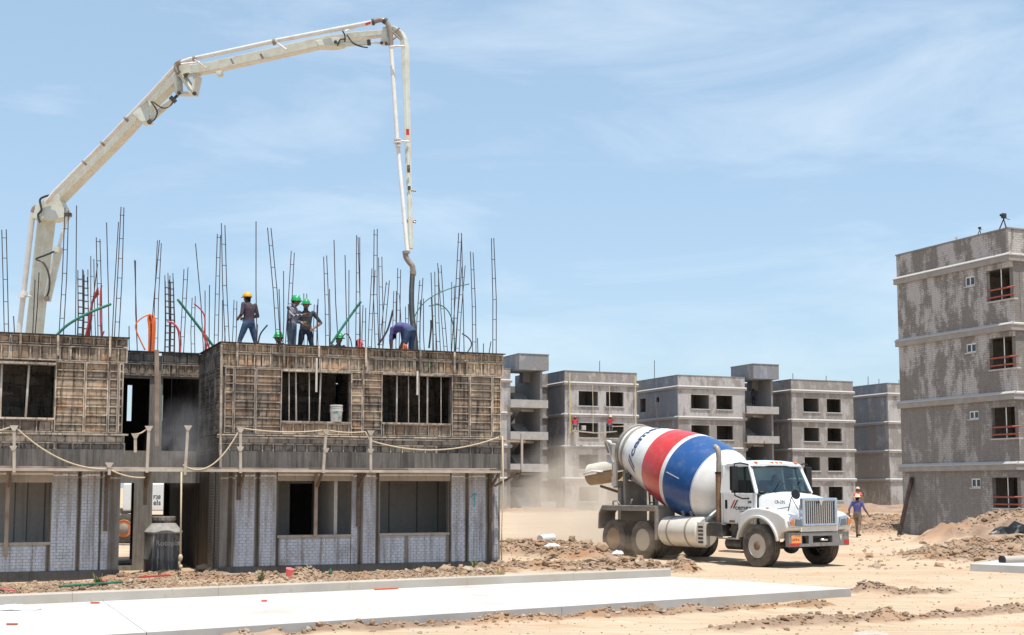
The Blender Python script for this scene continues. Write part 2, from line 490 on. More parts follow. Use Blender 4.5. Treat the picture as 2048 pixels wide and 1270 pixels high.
def hgt(x, y):
    p = V((x, y, 0))
    h = 0; pm = 0
    if -30 < x < 45 and 12 < y < 180:
        for a, b, w, H in MOUNDS:
            if abs(x-(a[0]+b[0])/2) > abs(a[0]-b[0])/2 + 2.2*w or abs(y-(a[1]+b[1])/2) > abs(a[1]-b[1])/2+2.2*w: continue
            q = MN.noise(p*0.9)*0.35*w
            d = seg_d((x, y), a, b) + q
            k = math.exp(-(max(d, 0)/w)**2*1.3)
            h = max(h, H*k*(0.85+0.3*MN.noise(p*2.3)))
            pm = max(pm, min(1, k*1.35))
    if y < 70:
        lump = MN.fractal(p*1.9, 0.9, 2.1, 4)
        h += pm*(0.075*lump + 0.08*abs(MN.noise(p*3.1)) + 0.05*abs(MN.noise(p*6.3)))
        h += 0.016*MN.noise(p*0.55) + 0.010*MN.noise(p*2.2+V((3,1,0)))
        # wheel ruts curving through the site
        w = x*0.60 - y + 0.006*x*x + 23.5 + 0.35*MN.noise(V((x*.2, 4, 0)))
        if y < 30:
            for c in (0.0, 1.1, 1.9, 3.0, 4.1):
                k_ = (w-c*1.2)/0.15; h += (-0.032*math.exp(-k_*k_) + 0.018*math.exp(-(abs(k_)-1.7)**2*2.5))*(1-pm)*(.6+.8*MN.noise(p*.7))
    return h, pm
def spread(lo, hi, st, far_lo, far_hi, g=1.22):
    a = [lo + st*i for i in range(int((hi-lo)/st)+1)]
    s = st; x = lo; left = []
    while x > far_lo: s *= g; x -= s; left.append(x)
    s = st; x = a[-1]; right = []
    while x < far_hi: s *= g; x += s; right.append(x)
    return left[::-1] + a + right
gx = spread(-14, 24, 0.13, -4000, 4000)
gy = spread(15.5, 58, 0.13, -300, 5000, 1.06)
vs = []; pmv = []
for y in gy:
    for x in gx:
        h, pm = hgt(x, y)
        vs.append((x, y, h)); pmv.append(pm)
nx = len(gx)
fs = [(j*nx+i, j*nx+i+1, (j+1)*nx+i+1, (j+1)*nx+i) for j in range(len(gy)-1) for i in range(nx-1)]
def dirt_mat():
    t = NT('dirt')
    v = t.coord(False)
    pm = t.n('Attribute', attribute_name='pile').outputs['Fac']
    a = t.noise(v, 0.16, 7, .6); b = t.noise(v, 1.3, 8, .7); g = t.noise(v, 14, 6, .75)
    tr = t.noise(t.coord(False, (0.5, 5.0, 1.0), rot=(0,0,R(-30))), 0.9, 6, .6)
    c = t.mix(t.ramp(a, .35, .65), (0.44,0.325,0.215), (0.53,0.42,0.305))
    c = t.mix(t.mul(t.ramp(tr, .48, .66), .6), c, (0.57,0.465,0.345))
    c = t.mix(t.mul(t.ramp(t.noise(v, .33, 6, .6), .53, .64), .65), c, (0.46,0.265,0.16))
    c = t.mix(t.mul(t.ramp(b, .58, .7), .5), c, (0.34,0.25,0.18))
    c = t.mix(t.mul(t.ramp(t.noise(v, .5, 6, .65), .57, .68), .45), c, (0.42,0.385,0.345))
    t2 = t.noise(t.coord(False, (0.22, 9.0, 1.0), rot=(0,0,R(-31))), 0.8, 5, .6)
    c = t.mix(t.mul(t.ramp(t2, .53, .64), .6), c, (0.36,0.265,0.18))
    t3 = t.noise(t.coord(False, (0.25, 7.0, 1.0), rot=(0,0,R(52))), 0.8, 5, .6)
    c = t.mix(t.mul(t.ramp(t3, .55, .66), .4), c, (0.38,0.28,0.19))
    pile = t.mix(t.ramp(t.noise(v, 1.1, 6, .7), .36, .66), (0.22,0.145,0.10), (0.37,0.265,0.19))
    pile = t.mix(t.mul(t.ramp(t.noise(v, .4, 5, .6), .5, .64), .75), pile, (0.36,0.19,0.095))
    c = t.mix(t.ramp(t.math('ADD', pm, t.mul(t.math('SUBTRACT', b, .5), .9)), .18, .62), c, pile)
    c = t.mix(t.mul(t.ramp(g, .6, .74), .45), c, (0.21,0.15,0.11))
    hh = t.math('ADD', t.mul(t.math('ADD', g, t2), .6), t.math('ADD', t.mul(tr, 1.1), b))
    t.bump(hh, 0.75, 0.04)
    return t.out(c, 0.95, 0, .12)
dirt_mat()
gm = bpy.data.meshes.new('ground')
gm.from_pydata(vs, [], fs)
gm.materials.append(MAT['dirt'])
at_ = gm.attributes.new('pile', 'FLOAT', 'POINT'); at_.data.foreach_set('value', pmv)
gm.polygons.foreach_set('use_smooth', [True]*len(fs)); gm.update()
ground = bpy.data.objects.new('ground', gm); col.objects.link(ground)
tag(ground, 'pale sandy earth of the building site with ruts and spoil heaps', 'ground', kind='structure')

# loose clods and rubble on the heaps
def rubble_mat():
    t = NT('rubble')
    v = t.coord(False)
    k = t.n('Attribute', attribute_name='tone').outputs['Fac']
    cr_ = t.n('ValToRGB', Fac=k)
    el = cr_.color_ramp.elements
    el[0].color = (0.13,0.085,0.06,1); el[1].color = (0.50,0.44,0.37,1)
    for p, c in ((.3,(0.26,0.175,0.115)), (.55,(0.37,0.21,0.11)), (.75,(0.40,0.305,0.22))):
        e = el.new(p); e.color = (*c, 1)
    c = t.mix(t.ramp(t.noise(v, 18, 5, .7), .3, .7), cr_.outputs[0], (0.32,0.24,0.17))
    t.bump(t.noise(v, 30, 5, .7), .6, .02)
    return t.out(c, .95, 0, .1)
rubble_mat()
ICO = [V(p).normalized() for p in [(0,-.526,.851),(.851,0,.526),(.851,0,-.526),(-.851,0,-.526),(-.851,0,.526),(-.526,.851,0),(.526,.851,0),(.526,-.851,0),(-.526,-.851,0),(0,-.526,-.851),(0,.526,-.851),(0,.526,.851)]]
ICOF = [(0,1,11),(0,11,4),(0,4,8),(0,8,7),(0,7,1),(1,7,2),(1,2,6),(1,6,11),(11,6,5),(11,5,4),(4,5,3),(4,3,8),(8,3,9),(8,9,7),(7,9,2),(9,2,10)[::-1],(2,10,6)[::-1],(6,10,5)[::-1],(5,10,3)[::-1],(3,10,9)[::-1]]
ICOF = [(0,1,11),(0,11,4),(0,4,8),(0,8,7),(0,7,1),(1,7,2),(1,2,6),(1,6,11),(11,6,5),(11,5,4),(4,5,3),(4,3,8),(8,3,9),(8,9,7),(7,9,2),(9,10,2),(2,10,6),(6,10,5),(5,10,3),(3,10,9)]
rv = []; rf = []; rt = []
def clod(x, y, z, r, tone):
    b = len(rv)
    sx, sy, sz = r*rnd.uniform(.7,1.4), r*rnd.uniform(.7,1.4), r*rnd.uniform(.45,1.0)
    a = rnd.uniform(0, 6.28); ca, sa = cos(a), sin(a)
    for p in ICO:
        k = rnd.uniform(.65, 1.2)
        X, Y, Z = p.x*sx*k, p.y*sy*k, p.z*sz*k
        rv.append((x+X*ca-Y*sa, y+X*sa+Y*ca, z+Z)); rt.append(tone)
    rf.extend(tuple(b+i for i in f) for f in ICOF)
def y_mid(a, b): return (a[1]+b[1])/2
for (a, b, w, H) in MOUNDS:
    if a[1] > 80: continue
    ln = sqrt((a[0]-b[0])**2+(a[1]-b[1])**2)
    cnt = int((ln*w*2 + w*w*3)*42) if H > .08 else int((ln*w*2+w*w*3)*26)
    cnt = min(int(cnt*(2.2 if y_mid(a,b) > 28 else 5.0)), 2600)
    for i in range(cnt):
        t = rnd.random(); x = a[0]+(b[0]-a[0])*t + rnd.gauss(0, w*.6); y = a[1]+(b[1]-a[1])*t + rnd.gauss(0, w*.6)
        h, pm = hgt(x, y)
        if rnd.random() > pm + .12: continue
        r = min(.17, .016 + rnd.paretovariate(2.2)*.016) if y > 29.5 else min(.055, .010 + rnd.paretovariate(2.4)*.010)
        clod(x, y, h + r*.15, r, min(1, max(0, rnd.gauss(.48, .25))))
# strip of broken stone along the white building
for i in range(8000):
    px = rnd.uniform(0, 1010); k = rnd.random()
    y0 = 1168 - px*0.030; y1 = 1200 - px*0.049
    p = gnd(px, y0 + (y1-y0)*k)
    r = min(.07, .010 + rnd.paretovariate(2.4)*.010)
    clod(p.x, p.y, hgt(p.x, p.y)[0]+r*.2, r, min(1, max(0, rnd.gauss(.45, .28))))
for i in range(1500):
    p = gnd(rnd.uniform(0, 2048), 1145+125*rnd.random()**1.3)
    r = min(.04, .007 + rnd.paretovariate(2.6)*.005)
    clod(p.x, p.y, hgt(p.x, p.y)[0]+r*.1, r, min(1, max(0, rnd.gauss(.55, .25))))
for i in range(300):
    p = gnd(rnd.uniform(1700, 2048), rnd.uniform(1052, 1140))
    r = min(.16, .02 + rnd.paretovariate(2.2)*.016)
    clod(p.x, p.y, hgt(p.x, p.y)[0]+r*.1, r, min(1, max(0, rnd.gauss(.6, .25))))
rm = bpy.data.meshes.new('rubble'); rm.from_pydata(rv, [], rf); rm.materials.append(MAT['rubble'])
ra = rm.attributes.new('tone', 'FLOAT', 'POINT'); ra.data.foreach_set('value', rt); rm.update()
ro = bpy.data.objects.new('rubble', rm); col.objects.link(ro)
tag(ro, 'brown clods and broken stone strewn over the heaps and verges', 'rubble', kind='stuff')

# ------------------------------------------------------------------ concrete road slab with kerb
def road_mat(name, a, b, sp):
    t = NT(name)
    v = t.coord(False)
    c = t.mix(t.ramp(t.noise(v, .8, 7, .65), .35, .65), a, b)
    c = t.mix(t.mul(t.ramp(t.noise(v, 9, 4, .6), .68, .74), sp), c, (0.25,0.22,0.19))
    c = t.mix(t.mul(t.ramp(t.noise(v, .5, 9, .75), .50, .72), .85), c, (0.42,0.345,0.265))
    c = t.mix(t.mul(t.ramp(t.noise(v, 3.2, 8, .75), .60, .70), .7), c, (0.30,0.25,0.20))
    t.bump(t.noise(v, 45, 5, .6), .25, .004)
    return t.out(c, .8, 0, .3)
road_mat('road_concrete', (0.47,0.455,0.435), (0.56,0.55,0.53), .9)
road_mat('slab_edge', (0.32,0.31,0.30), (0.42,0.41,0.40), .5)
road_mat('kerb_concrete', (0.38,0.34,0.29), (0.47,0.43,0.375), .4)
def ext(a, b, k): return a + (b-a)*k
N0 = ext(SL_N1, SL_N0, 2.2); N1 = SL_N1.copy(); F0 = ext(SL_F1, SL_F0, 2.2); F1 = SL_F1.copy()
mb = MB()
q = [N0, N1, F1, F0]
nseg = 5
for i in range(nseg):     # bays of the slab with saw-cut joints
    t0 = i/nseg + (0.00012 if i else 0); t1 = (i+1)/nseg - (0.00012 if i < nseg-1 else 0)
    a, b, c, d = ext(N0,N1,t0), ext(N0,N1,t1), ext(F0,F1,t1), ext(F0,F1,t0)
    m = MB()
    vs_ = [V((p.x,p.y,-.12)) for p in (a,b,c,d)] + [V((p.x,p.y,.16)) for p in (a,b,c,d)]
    m.add(vs_, [(4,5,6,7)], 0); m.add(vs_, [(0,1,5,4),(1,2,6,5),(2,3,7,6),(3,0,4,7)], 1)
    o = m.build('slab_bay', ['road_concrete', 'slab_edge'])
    if i == 0: roadroot = tag(bpy.data.objects.new('road_slab', None), 'new white concrete road slab with a low rear kerb', 'road', kind='structure'); col.objects.link(roadroot)
    o.parent = roadroot
dk = (F1-F0).normalized(); nk = V((-dk.y, dk.x, 0))
ln = (F1-F0).length; nb = 12
for i in range(nb):
    m = MB()
    a = F0 + dk*(ln*i/nb + .002); b = F0 + dk*(ln*(i+1)/nb - .002)
    pr = [(0.004,-.1),(.004,.30),(.022,.322),(.15,.322),(.15,-.1)]
    m.prism(pr, b-a, V((a.x,a.y,0)), nk, (0,0,1))
    m.build('kerb_stone', 'kerb_concrete', roadroot)
# ------------------------------------------------------------------ near building under construction (formwork on the upper storey)
B = thing('unfinished_building', 'two storey building with rusty steel formwork around its upper floor', 'building', C0, GRID)
XR = 6.9; XL0 = -9.5; XL1 = -2.2; DEP = 8.0; RD = 2.8
ROOF = 5.25
def rect(px0, px1, py0, py1, off=0.0):
    cx, cy = (px0+px1)/2, (py0+py1)/2
    return (F(px0, cy, off)[0], F(px1, cy, off)[0], F(cx, py1, off)[1], F(cx, py0, off)[1])
WA = rect(557, 703, 962, 1070); WB = rect(760, 897, 962, 1066)
W1 = rect(564, 699, 741, 846); W2 = rect(765, 901, 748, 849)
WL = rect(-30, 108, 724, 838); WLG = rect(-2, 101, 965, 1085)
WLG = (XL0+.4, WLG[1], WLG[2], WLG[3])
WL = (XL0+.8, WL[1], WL[2], WL[3])
ZS = 2.80      # underside of the formwork storey
# ground floor walls
m = MB(); m.wall(0, XR, -.3, ZS, 0, .15, [WA, WB]); m.build('wall', 'stained_concrete', B)
m = MB(); m.wall(XL0, XL1, -.3, ZS, 0, .15, [WLG]); m.build('wall', 'stained_concrete', B)
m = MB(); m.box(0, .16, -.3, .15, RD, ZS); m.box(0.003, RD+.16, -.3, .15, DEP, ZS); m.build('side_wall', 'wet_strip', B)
m = MB(); m.box(XL1-.15, .16, -.3, XL1, RD, ZS); m.box(XL1-.15, RD+.16, -.3, XL1-.003, DEP, ZS); m.build('side_wall', 'stained_concrete', B)
m = MB(); m.box(XR-.15, .16, -.3, XR, DEP, 5.1); m.build('side_wall', 'stained_concrete', B)
m = MB(); m.box(XL0, .16, -.3, XL0+.15, DEP, 5.1); m.build('side_wall', 'stained_concrete', B)
m = MB(); m.wall(.16, XR-.16, -.3, 5.1, DEP-.15, DEP, []); m.wall(XL0+.16, XL1-.16, -.3, 5.1, DEP-.15, DEP, []); m.build('rear_wall', 'interior_plaster', B)
# rooms seen through the ground floor openings
m = MB()
dA = rect(579, 632, 940, 1125, 2.3)
m.wall(.17, XR-.17, -.1, 2.65, 2.3, 2.42, [(dA[0], dA[1], -.05, 2.1)])
m.box(WA[1]-.38, .17, -.1, WA[1]-.30, 2.29, 2.6)
m.build('partition', 'interior_plaster', B)
for px_ in (778, 834, 876, 905): 
    a_ = F(px_, 1000, 2.29)[0]; m = MB(); m.box(a_-.016, 2.294, -.1, a_+.016, 2.299, 2.6); m.build('form_joint', 'stained_concrete', B)
for px_ in (30, 55, 90): 
    a_ = F(px_, 1000, 1.99)[0]; m = MB(); m.box(a_-.016, 1.994, -.1, a_+.016, 1.999, 2.6); m.build('form_joint', 'stained_concrete', B)
m = MB(); m.wall(XL0+.2, XL1-.2, -.1, 2.65, 2.0, 2.12, []); m.box(XL1-1.3, .2, -.1, XL1-1.2, 1.99, 2.6); m.build('partition', 'interior_plaster', B)
m = MB(); m.box(.16, .16, 2.60, XR-.16, DEP-.16, 2.78); m.box(XL0+.16, .16, 2.60, XL1-.16, DEP-.16, 2.78); m.box(XL1+.003, RD+.15, 2.60, -.003, DEP, 2.78); m.build('floor_slab', 'grey_soffit', B)
m = MB(); m.box(.02, .02, 5.13, XR-.02, DEP, ROOF); m.box(XL0, .02, 5.13, XL1-.02, DEP, ROOF); m.box(XL1+.01, RD+.02, 5.13, -.01, DEP-.01, ROOF-.002); m.build('roof_slab', 'slab_grey', B)
# plinth, slab edge
m = MB(); m.box(-.012, -.045, -.3, XR+.03, -.002, .20); m.build('plinth', 'plinth', B)
m = MB(); m.box(XL0, -.045, -.3, XL1+.02, -.002, .20); m.build('plinth', 'plinth', B)
m = MB(); m.box(-.05, -.06, 2.46, XR+.06, -.004, 2.84); m.box(-.05, 0.0, 2.46, -.003, RD-.01, 2.84); m.build('slab_edge', 'edge_dark', B)
m = MB(); m.box(XL0, -.06, 2.46, XL1+.05, -.004, 2.84); m.build('slab_edge', 'edge_dark', B)
# plaster lintels over the openings
for w in (WA, WB, WLG):
    m = MB(); m.box(w[0]-.03, -.022, w[3], w[1]+.03, -.003, 2.44); m.build('lintel', 'plaster_beige', B)
    m = MB(); m.box(w[0]-.02, -.03, w[2]-.055, w[1]+.02, .14, w[2]+.004); m.build('window_sill', 'plaster_beige', B)
# cast brick relief, whitewashed, in bays between the dark form joints
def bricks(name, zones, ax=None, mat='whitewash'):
    m = MB(); hh, ll, g = 0.066, 0.132, 0.011
    for (s0, s1, z0, z1) in zones:
        r = 0; z = z0
        q = (s0, -.006, z0, s1, -.0007, z1)
        m.box(*(q if ax is None else ax(q)), 1)
        while z + hh <= z1 + .01:
            x = s0 - (ll/2 if r % 2 else 0)
            while x < s1 - .02:
                a = max(x, s0)+g/2; b = min(x+ll, s1)-g/2
                if b - a > .02:
                    p = -.010 - rnd.random()*.007
                    q = (a, p, z+g/2, b, -.001, z+hh-g/2)
                    if ax is None: m.box(*q)
                    else: m.box(*ax(q))
                x += ll
            z += hh; r += 1
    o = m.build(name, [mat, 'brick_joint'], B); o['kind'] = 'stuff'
    return o
def zs(px0, px1, z0=.205, z1=2.44): return (Fs(px0), Fs(px1), z0, z1)
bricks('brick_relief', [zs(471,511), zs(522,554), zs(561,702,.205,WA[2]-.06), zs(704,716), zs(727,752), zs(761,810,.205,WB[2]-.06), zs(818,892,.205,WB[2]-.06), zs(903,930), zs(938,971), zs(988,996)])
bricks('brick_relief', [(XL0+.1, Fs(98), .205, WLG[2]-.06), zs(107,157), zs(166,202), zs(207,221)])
for px0, px1 in ((455,470),(511.5,521.5),(554.5,560.5),(717,726),(752.5,760),(897.5,902.5),(930.5,937.5),(971.5,987)):
    m = MB(); w_ = (px1-px0)*.22; m.box(Fs(px0+w_), -.006, .203, Fs(px1-w_), -.0005, 2.45); m.build('form_joint', 'wet_strip', B)
for px0, px1 in ((98.5,106.5),(157.5,165.5),(202.5,206.5)):
    m = MB(); w_ = (px1-px0)*.22; m.box(Fs(px0+w_), -.006, .203, Fs(px1-w_), -.0005, 2.45); m.build('form_joint', 'wet_strip', B)
bricks('brick_relief', [(0.12, .5, .1, 2.4), (.75, 1.4, .1, 2.4)], lambda q: (q[1], q[0], q[2], -.001, q[3], q[5]), 'stained_concrete')

# formwork panels: steel trays with welded ribs
def fpanel(a0, a1, z0, z1, zr=(), ar=(), o=(0,0), ax=(1,0), n=(0,-1), mats=('form_panel','form_rib'), dep=.054, rib=.028, gap=.004):
    a0 += gap; a1 -= gap; z0 += gap; z1 -= gap
    m = MB()
    def bx(a, b, d0, d1, c, d, mi):
        ps = [(o[0]+ax[0]*p+n[0]*q, o[1]+ax[1]*p+n[1]*q) for p in (a, b) for q in (d0, d1)]
        xs = [p[0] for p in ps]; ys = [p[1] for p in ps]
        m.box(min(xs), min(ys), c, max(xs), max(ys), d, mi)
    bx(a0, a1, 0, .012, z0, z1, 0)
    bx(a0, a0+rib, .012, dep, z0, z1, 1); bx(a1-rib, a1, .012, dep, z0, z1, 1)
    bx(a0+rib, a1-rib, .012, dep, z0, z0+rib, 1); bx(a0+rib, a1-rib, .012, dep, z1-rib, z1, 1)
    for z in zr: bx(a0+rib, a1-rib, .012, dep-.003-rnd.random()*.006, z-rib*.5, z+rib*.5, 1)
    for a in ar: bx(a-rib*.4, a+rib*.4, .012, dep-.006, z0+rib, z1-rib, 1)
    # pillow-pressed pan in every cell
    zz = [z0] + sorted(zr) + [z1]; aa = [a0] + sorted(ar) + [a1]
    e, h0, h1 = .03, .0125, .032
    P = lambda a, q, z: (o[0]+ax[0]*a+n[0]*q, o[1]+ax[1]*a+n[1]*q, z)
    for i in range(len(zz)-1):
        for j in range(len(aa)-1):
            c, d, a, b = zz[i]+rib*.9, zz[i+1]-rib*.9, aa[j]+rib*.9, aa[j+1]-rib*.9
            if b-a < 2.2*e or d-c < 2.2*e: continue
            hh = h1 - rnd.random()*.008
            m.add([P(a,h0,c),P(b,h0,c),P(b,h0,d),P(a,h0,d),P(a+e,hh,c+e),P(b-e,hh,c+e),P(b-e,hh,d-e),P(a+e,hh,d-e)],
                  [(4,5,6,7),(0,1,5,4),(1,2,6,5),(2,3,7,6),(3,0,4,7)] if ax[0] else [(7,6,5,4),(4,5,1,0),(5,6,2,1),(6,7,3,2),(7,4,0,3)], 0)
    return m.build('formwork_panel', list(mats), B)
ZT0 = Fz(706, 505); ZT1 = 5.345
ZR = [Fz(y, 505) for y in (736, 752, 768, 785, 803, 818, 835, 853, 868)]
ZB0, ZB1 = Fz(906, 505), Fz(886, 505)
Z_sub = (Fz(869, 630), )
def cells(a0, a1, w):
    k = max(1, round((a1-a0)/w)); return [a0+(a1-a0)*i/k for i in range(1, k)]
def full_col(px0, px1):
    a0, a1 = Fs(px0, 0, 800), Fs(px1, 0, 800)
    fpanel(a0, a1, ZR[-1], ZR[0], [z + rnd.uniform(-.008,.008) for z in ZR[1:-1]], [] if a1-a0 < .4 else [])
for a, b in ((448,467),(467,510),(510,563),(700.5,724.5),(724.5,764),(902,938),(938,983),(983,1001)):
    full_col(a, b)
def row(s0, s1, z0, z1, pw, cw, mats=('form_panel','form_rib'), **k):
    n = max(1, round((s1-s0)/pw))
    for i in range(n):
        a, b = s0+(s1-s0)*i/n, s0+(s1-s0)*(i+1)/n
        fpanel(a, b, z0, z1, (), cells(a, b, cw*rnd.uniform(.92,1.1)), mats=mats, **k)
sR = (-.07, XR+.07)
row(*sR, ZT0, ZT1-.02, 1.15, .2)                       # slab edge shutter
row(*sR, ZR[0], ZT0-.012, 1.15, .22)                   # wall head shutter
row(W1[0], W1[1], ZR[-1], W1[2], 1.6, .27); row(W2[0], W2[1], ZR[-1], W2[2], 1.6, .27)
row(*sR, ZB0, ZB1, 1.72, .29, mats=('form_dark','form_rib'))
m = MB(); m.box(-.05, -.03, ZB1, XR+.05, -.004, ZR[-1]); m.build('kicker_board', 'form_dark', B)
for zc, hh, d in ((ZR[-1]-.03,.03,.10), (ZR[-1]-.085,.035,.085)):
    m = MB(); m.box(-.12, -d-.03, zc-hh/2, XR+.1, -d+.02, zc+hh/2); m.build('waler', 'form_rib', B)
m = MB(); m.box(-.1, -.13, ZT1-.02, XR+.1, .1, ZT1); m.box(-.1, .1, ZT1-.02, .05, RD, ZT1-.003); m.build('top_angle', 'black_paint', B)
m = MB(); m.box(-.085, -.05, ZT0-.012, XR+.085, -.005, ZT0); m.build('top_rail', 'form_rib', B)
# window head timbers and sills of the shutters
for w in (W1, W2, WL):
    m = MB(); m.box(w[0]-.02, -.085, w[3]-.045, w[1]+.02, .14, w[3]+.004); m.build('opening_head', 'form_rib', B)
    m = MB(); m.box(w[0]-.02, -.085, w[2]-.004, w[1]+.02, .14, w[2]+.035); m.build('opening_sill', 'form_rib', B)
# backing of the upper walls
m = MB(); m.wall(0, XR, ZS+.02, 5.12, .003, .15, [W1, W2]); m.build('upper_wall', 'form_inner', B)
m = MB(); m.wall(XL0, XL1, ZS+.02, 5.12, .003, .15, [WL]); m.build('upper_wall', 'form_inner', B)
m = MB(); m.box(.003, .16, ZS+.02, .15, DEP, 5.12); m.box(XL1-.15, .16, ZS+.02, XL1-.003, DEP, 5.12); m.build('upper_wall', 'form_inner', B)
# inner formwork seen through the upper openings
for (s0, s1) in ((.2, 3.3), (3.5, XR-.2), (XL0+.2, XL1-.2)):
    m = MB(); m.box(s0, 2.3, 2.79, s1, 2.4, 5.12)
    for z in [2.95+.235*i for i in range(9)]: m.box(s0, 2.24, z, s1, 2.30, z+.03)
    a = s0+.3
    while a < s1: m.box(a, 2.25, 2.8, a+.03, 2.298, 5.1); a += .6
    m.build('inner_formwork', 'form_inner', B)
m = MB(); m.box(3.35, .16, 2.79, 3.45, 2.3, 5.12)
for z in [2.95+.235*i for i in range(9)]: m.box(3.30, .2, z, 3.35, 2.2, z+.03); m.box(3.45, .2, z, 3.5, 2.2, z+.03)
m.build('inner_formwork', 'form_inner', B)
# left block shutters
sL = (XL0, XL1+.07)
zl0 = Fz(690, 120); zl1 = Fz(721, 120)
ZRL = [Fz(y, 170) for y in (724, 741, 757.5, 776.5, 795, 812, 830, 848.5, 866)]
row(*sL, zl0, ZT1-.02, 1.2, .23)
row(*sL, ZRL[0], zl0-.012, 1.2, .20)
for a, b in ((108.5,169),(169,216),(216,236),(236,246)):
    a0, a1 = Fs(a,0,800), Fs(b,0,800)
    fpanel(a0, a1, ZRL[-1], ZRL[0], [z + rnd.uniform(-.008,.008) for z in ZRL[1:-1]])
row(WL[0], WL[1], ZRL[-1], WL[2], 1.7, .33)
row(*sL, Fz(908,120), Fz(884,120), 1.5, .38, mats=('form_dark','form_rib'))
m = MB(); m.box(XL0, -.03, Fz(884,120), XL1+.05, -.004, ZRL[-1]); m.build('kicker_board', 'form_dark', B)
m = MB(); m.box(XL0, -.13, ZRL[-1]-.05, XL1+.12, -.08, ZRL[-1]-.01); m.build('waler', 'form_rib', B)
m = MB(); m.box(XL0, -.13, ZT1-.02, XL1+.1, .1, ZT1); m.build('top_angle', 'black_paint', B)
# recess: side wall shutters (face -x) and the back wall
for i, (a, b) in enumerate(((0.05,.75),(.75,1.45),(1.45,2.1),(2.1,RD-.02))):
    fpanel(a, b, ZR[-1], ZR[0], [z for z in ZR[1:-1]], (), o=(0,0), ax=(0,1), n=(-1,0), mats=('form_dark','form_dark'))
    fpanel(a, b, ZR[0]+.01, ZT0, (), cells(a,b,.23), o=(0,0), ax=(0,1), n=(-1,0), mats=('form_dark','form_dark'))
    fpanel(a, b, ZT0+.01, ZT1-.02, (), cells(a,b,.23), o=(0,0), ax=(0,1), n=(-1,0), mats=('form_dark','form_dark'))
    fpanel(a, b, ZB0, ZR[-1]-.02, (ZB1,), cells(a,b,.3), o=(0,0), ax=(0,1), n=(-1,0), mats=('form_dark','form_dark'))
rU1 = rect(232, 298, 756, 925, RD); rU2 = rect(324, 397, 757, 925, RD)
rG1 = rect(222, 266, 966, 1160, RD); rG2 = rect(303, 398, 966, 1160, RD)
rG1 = (XL1+.02, rG1[1], .12, rG1[3]); rG2 = (rG2[0], rG2[1], -.3, rG2[3])
rU1 = (XL1+.03, rU1[1], 2.9, rU1[3]); rU2 = (rU2[0], rU2[1], 2.9, rU2[3])
m = MB(); m.wall(XL1+.002, -.002, -.3, 5.12, RD, RD+.14, [rU1, rU2, rG1, rG2]); m.build('recess_wall', 'stained_concrete', B)
zq0, zq1 = F(320, 727, RD)[1], F(320, 753, RD)[1]
for (a, b) in ((XL1+.02, Fs(306,RD)), (Fs(318,RD), -.02)):
    fpanel(a, b, zq0, ZT1-.03, (), cells(a,b,.3), o=(0,RD), mats=('form_dark','form_dark'))
    fpanel(a, b, zq1, zq0-.01, (), cells(a,b,.2), o=(0,RD), mats=('form_panel','form_dark'))
m = MB(); m.box(XL1+.1, RD-.12, ZT1-.025, -.08, RD+.1, ZT1-.004); m.build('top_angle', 'black_paint', B)
# passage beyond the recess, with light slits at the far side
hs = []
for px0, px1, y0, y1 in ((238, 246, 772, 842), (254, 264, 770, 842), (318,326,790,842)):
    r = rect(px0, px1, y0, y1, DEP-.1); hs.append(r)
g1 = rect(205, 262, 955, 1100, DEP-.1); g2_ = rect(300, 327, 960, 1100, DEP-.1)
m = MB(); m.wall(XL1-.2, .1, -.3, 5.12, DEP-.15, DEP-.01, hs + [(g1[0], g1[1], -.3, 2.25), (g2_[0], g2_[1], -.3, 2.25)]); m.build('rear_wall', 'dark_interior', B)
# vertical stiffeners hooked over the shutter tops
def vbar(px, y0, y1, w=.045, off=-.09, mat='form_rib', name='stiffener', block=0, lean=0):
    a = F(px, y0, off); b = F(px+lean, y1, off)
    m = MB(); m.beam((a[0], off-.03, a[1]), (b[0], off-.03, b[1]), w, .04, up=(1,0,0)); return m.build(name, mat, B)
for px, y0, y1 in ((474,686,722),(567.5,690,727),(637.5,692,714),(731,694,733),(840,699,738),(908,704,740),(116,671,711),(220,672,714),(41,668,690)):
    vbar(px, y0, y1)
m_ = vbar(313, 700, 892, .10, 1.2, 'timber', 'recess_post')
# props standing in the upper openings
for px, y0, y1, ln_, w in ((578,742,846,0,.03),(591.5,742,846,1,.042),(618.5,742,846,0,.028),(642,742,846,-4,.042),(794,748,849,-1,.042),(817,748,849,0,.026),(838,748,849,0,.03),(855,749,849,-.5,.045),(882,749,849,0,.026),(59,722,838,-8,.05),(4,724,838,-4,.05)):
    a = F(px, y0, .08); b = F(px+ln_, y1, .08)
    m = MB(); m.tube([(a[0], .08, a[1]+.03), (b[0], .08, b[1])], w/2, 10); m.build('shoring_prop', 'prop_steel', B, smooth=True)
for px, y0, y1 in ((633.5,716,784),(835,742,790)):
    a = F(px, y0, -.14); b = F(px, y1, -.14)
    m = MB(); m.box(a[0]-.022, -.15, b[1], a[0]+.022, -.11, a[1]); m.build('hanging_bar', 'prop_steel', B)
# corner stanchion at the right block
m = MB(); a = F(446, 690, -.1); b = F(444, 935, -.1); m.beam((a[0]-.04, -.12, a[1]), (b[0]-.04, -.12, b[1]), .05, .05, up=(1,0,0)); m.build('corner_bar', 'form_rib', B)
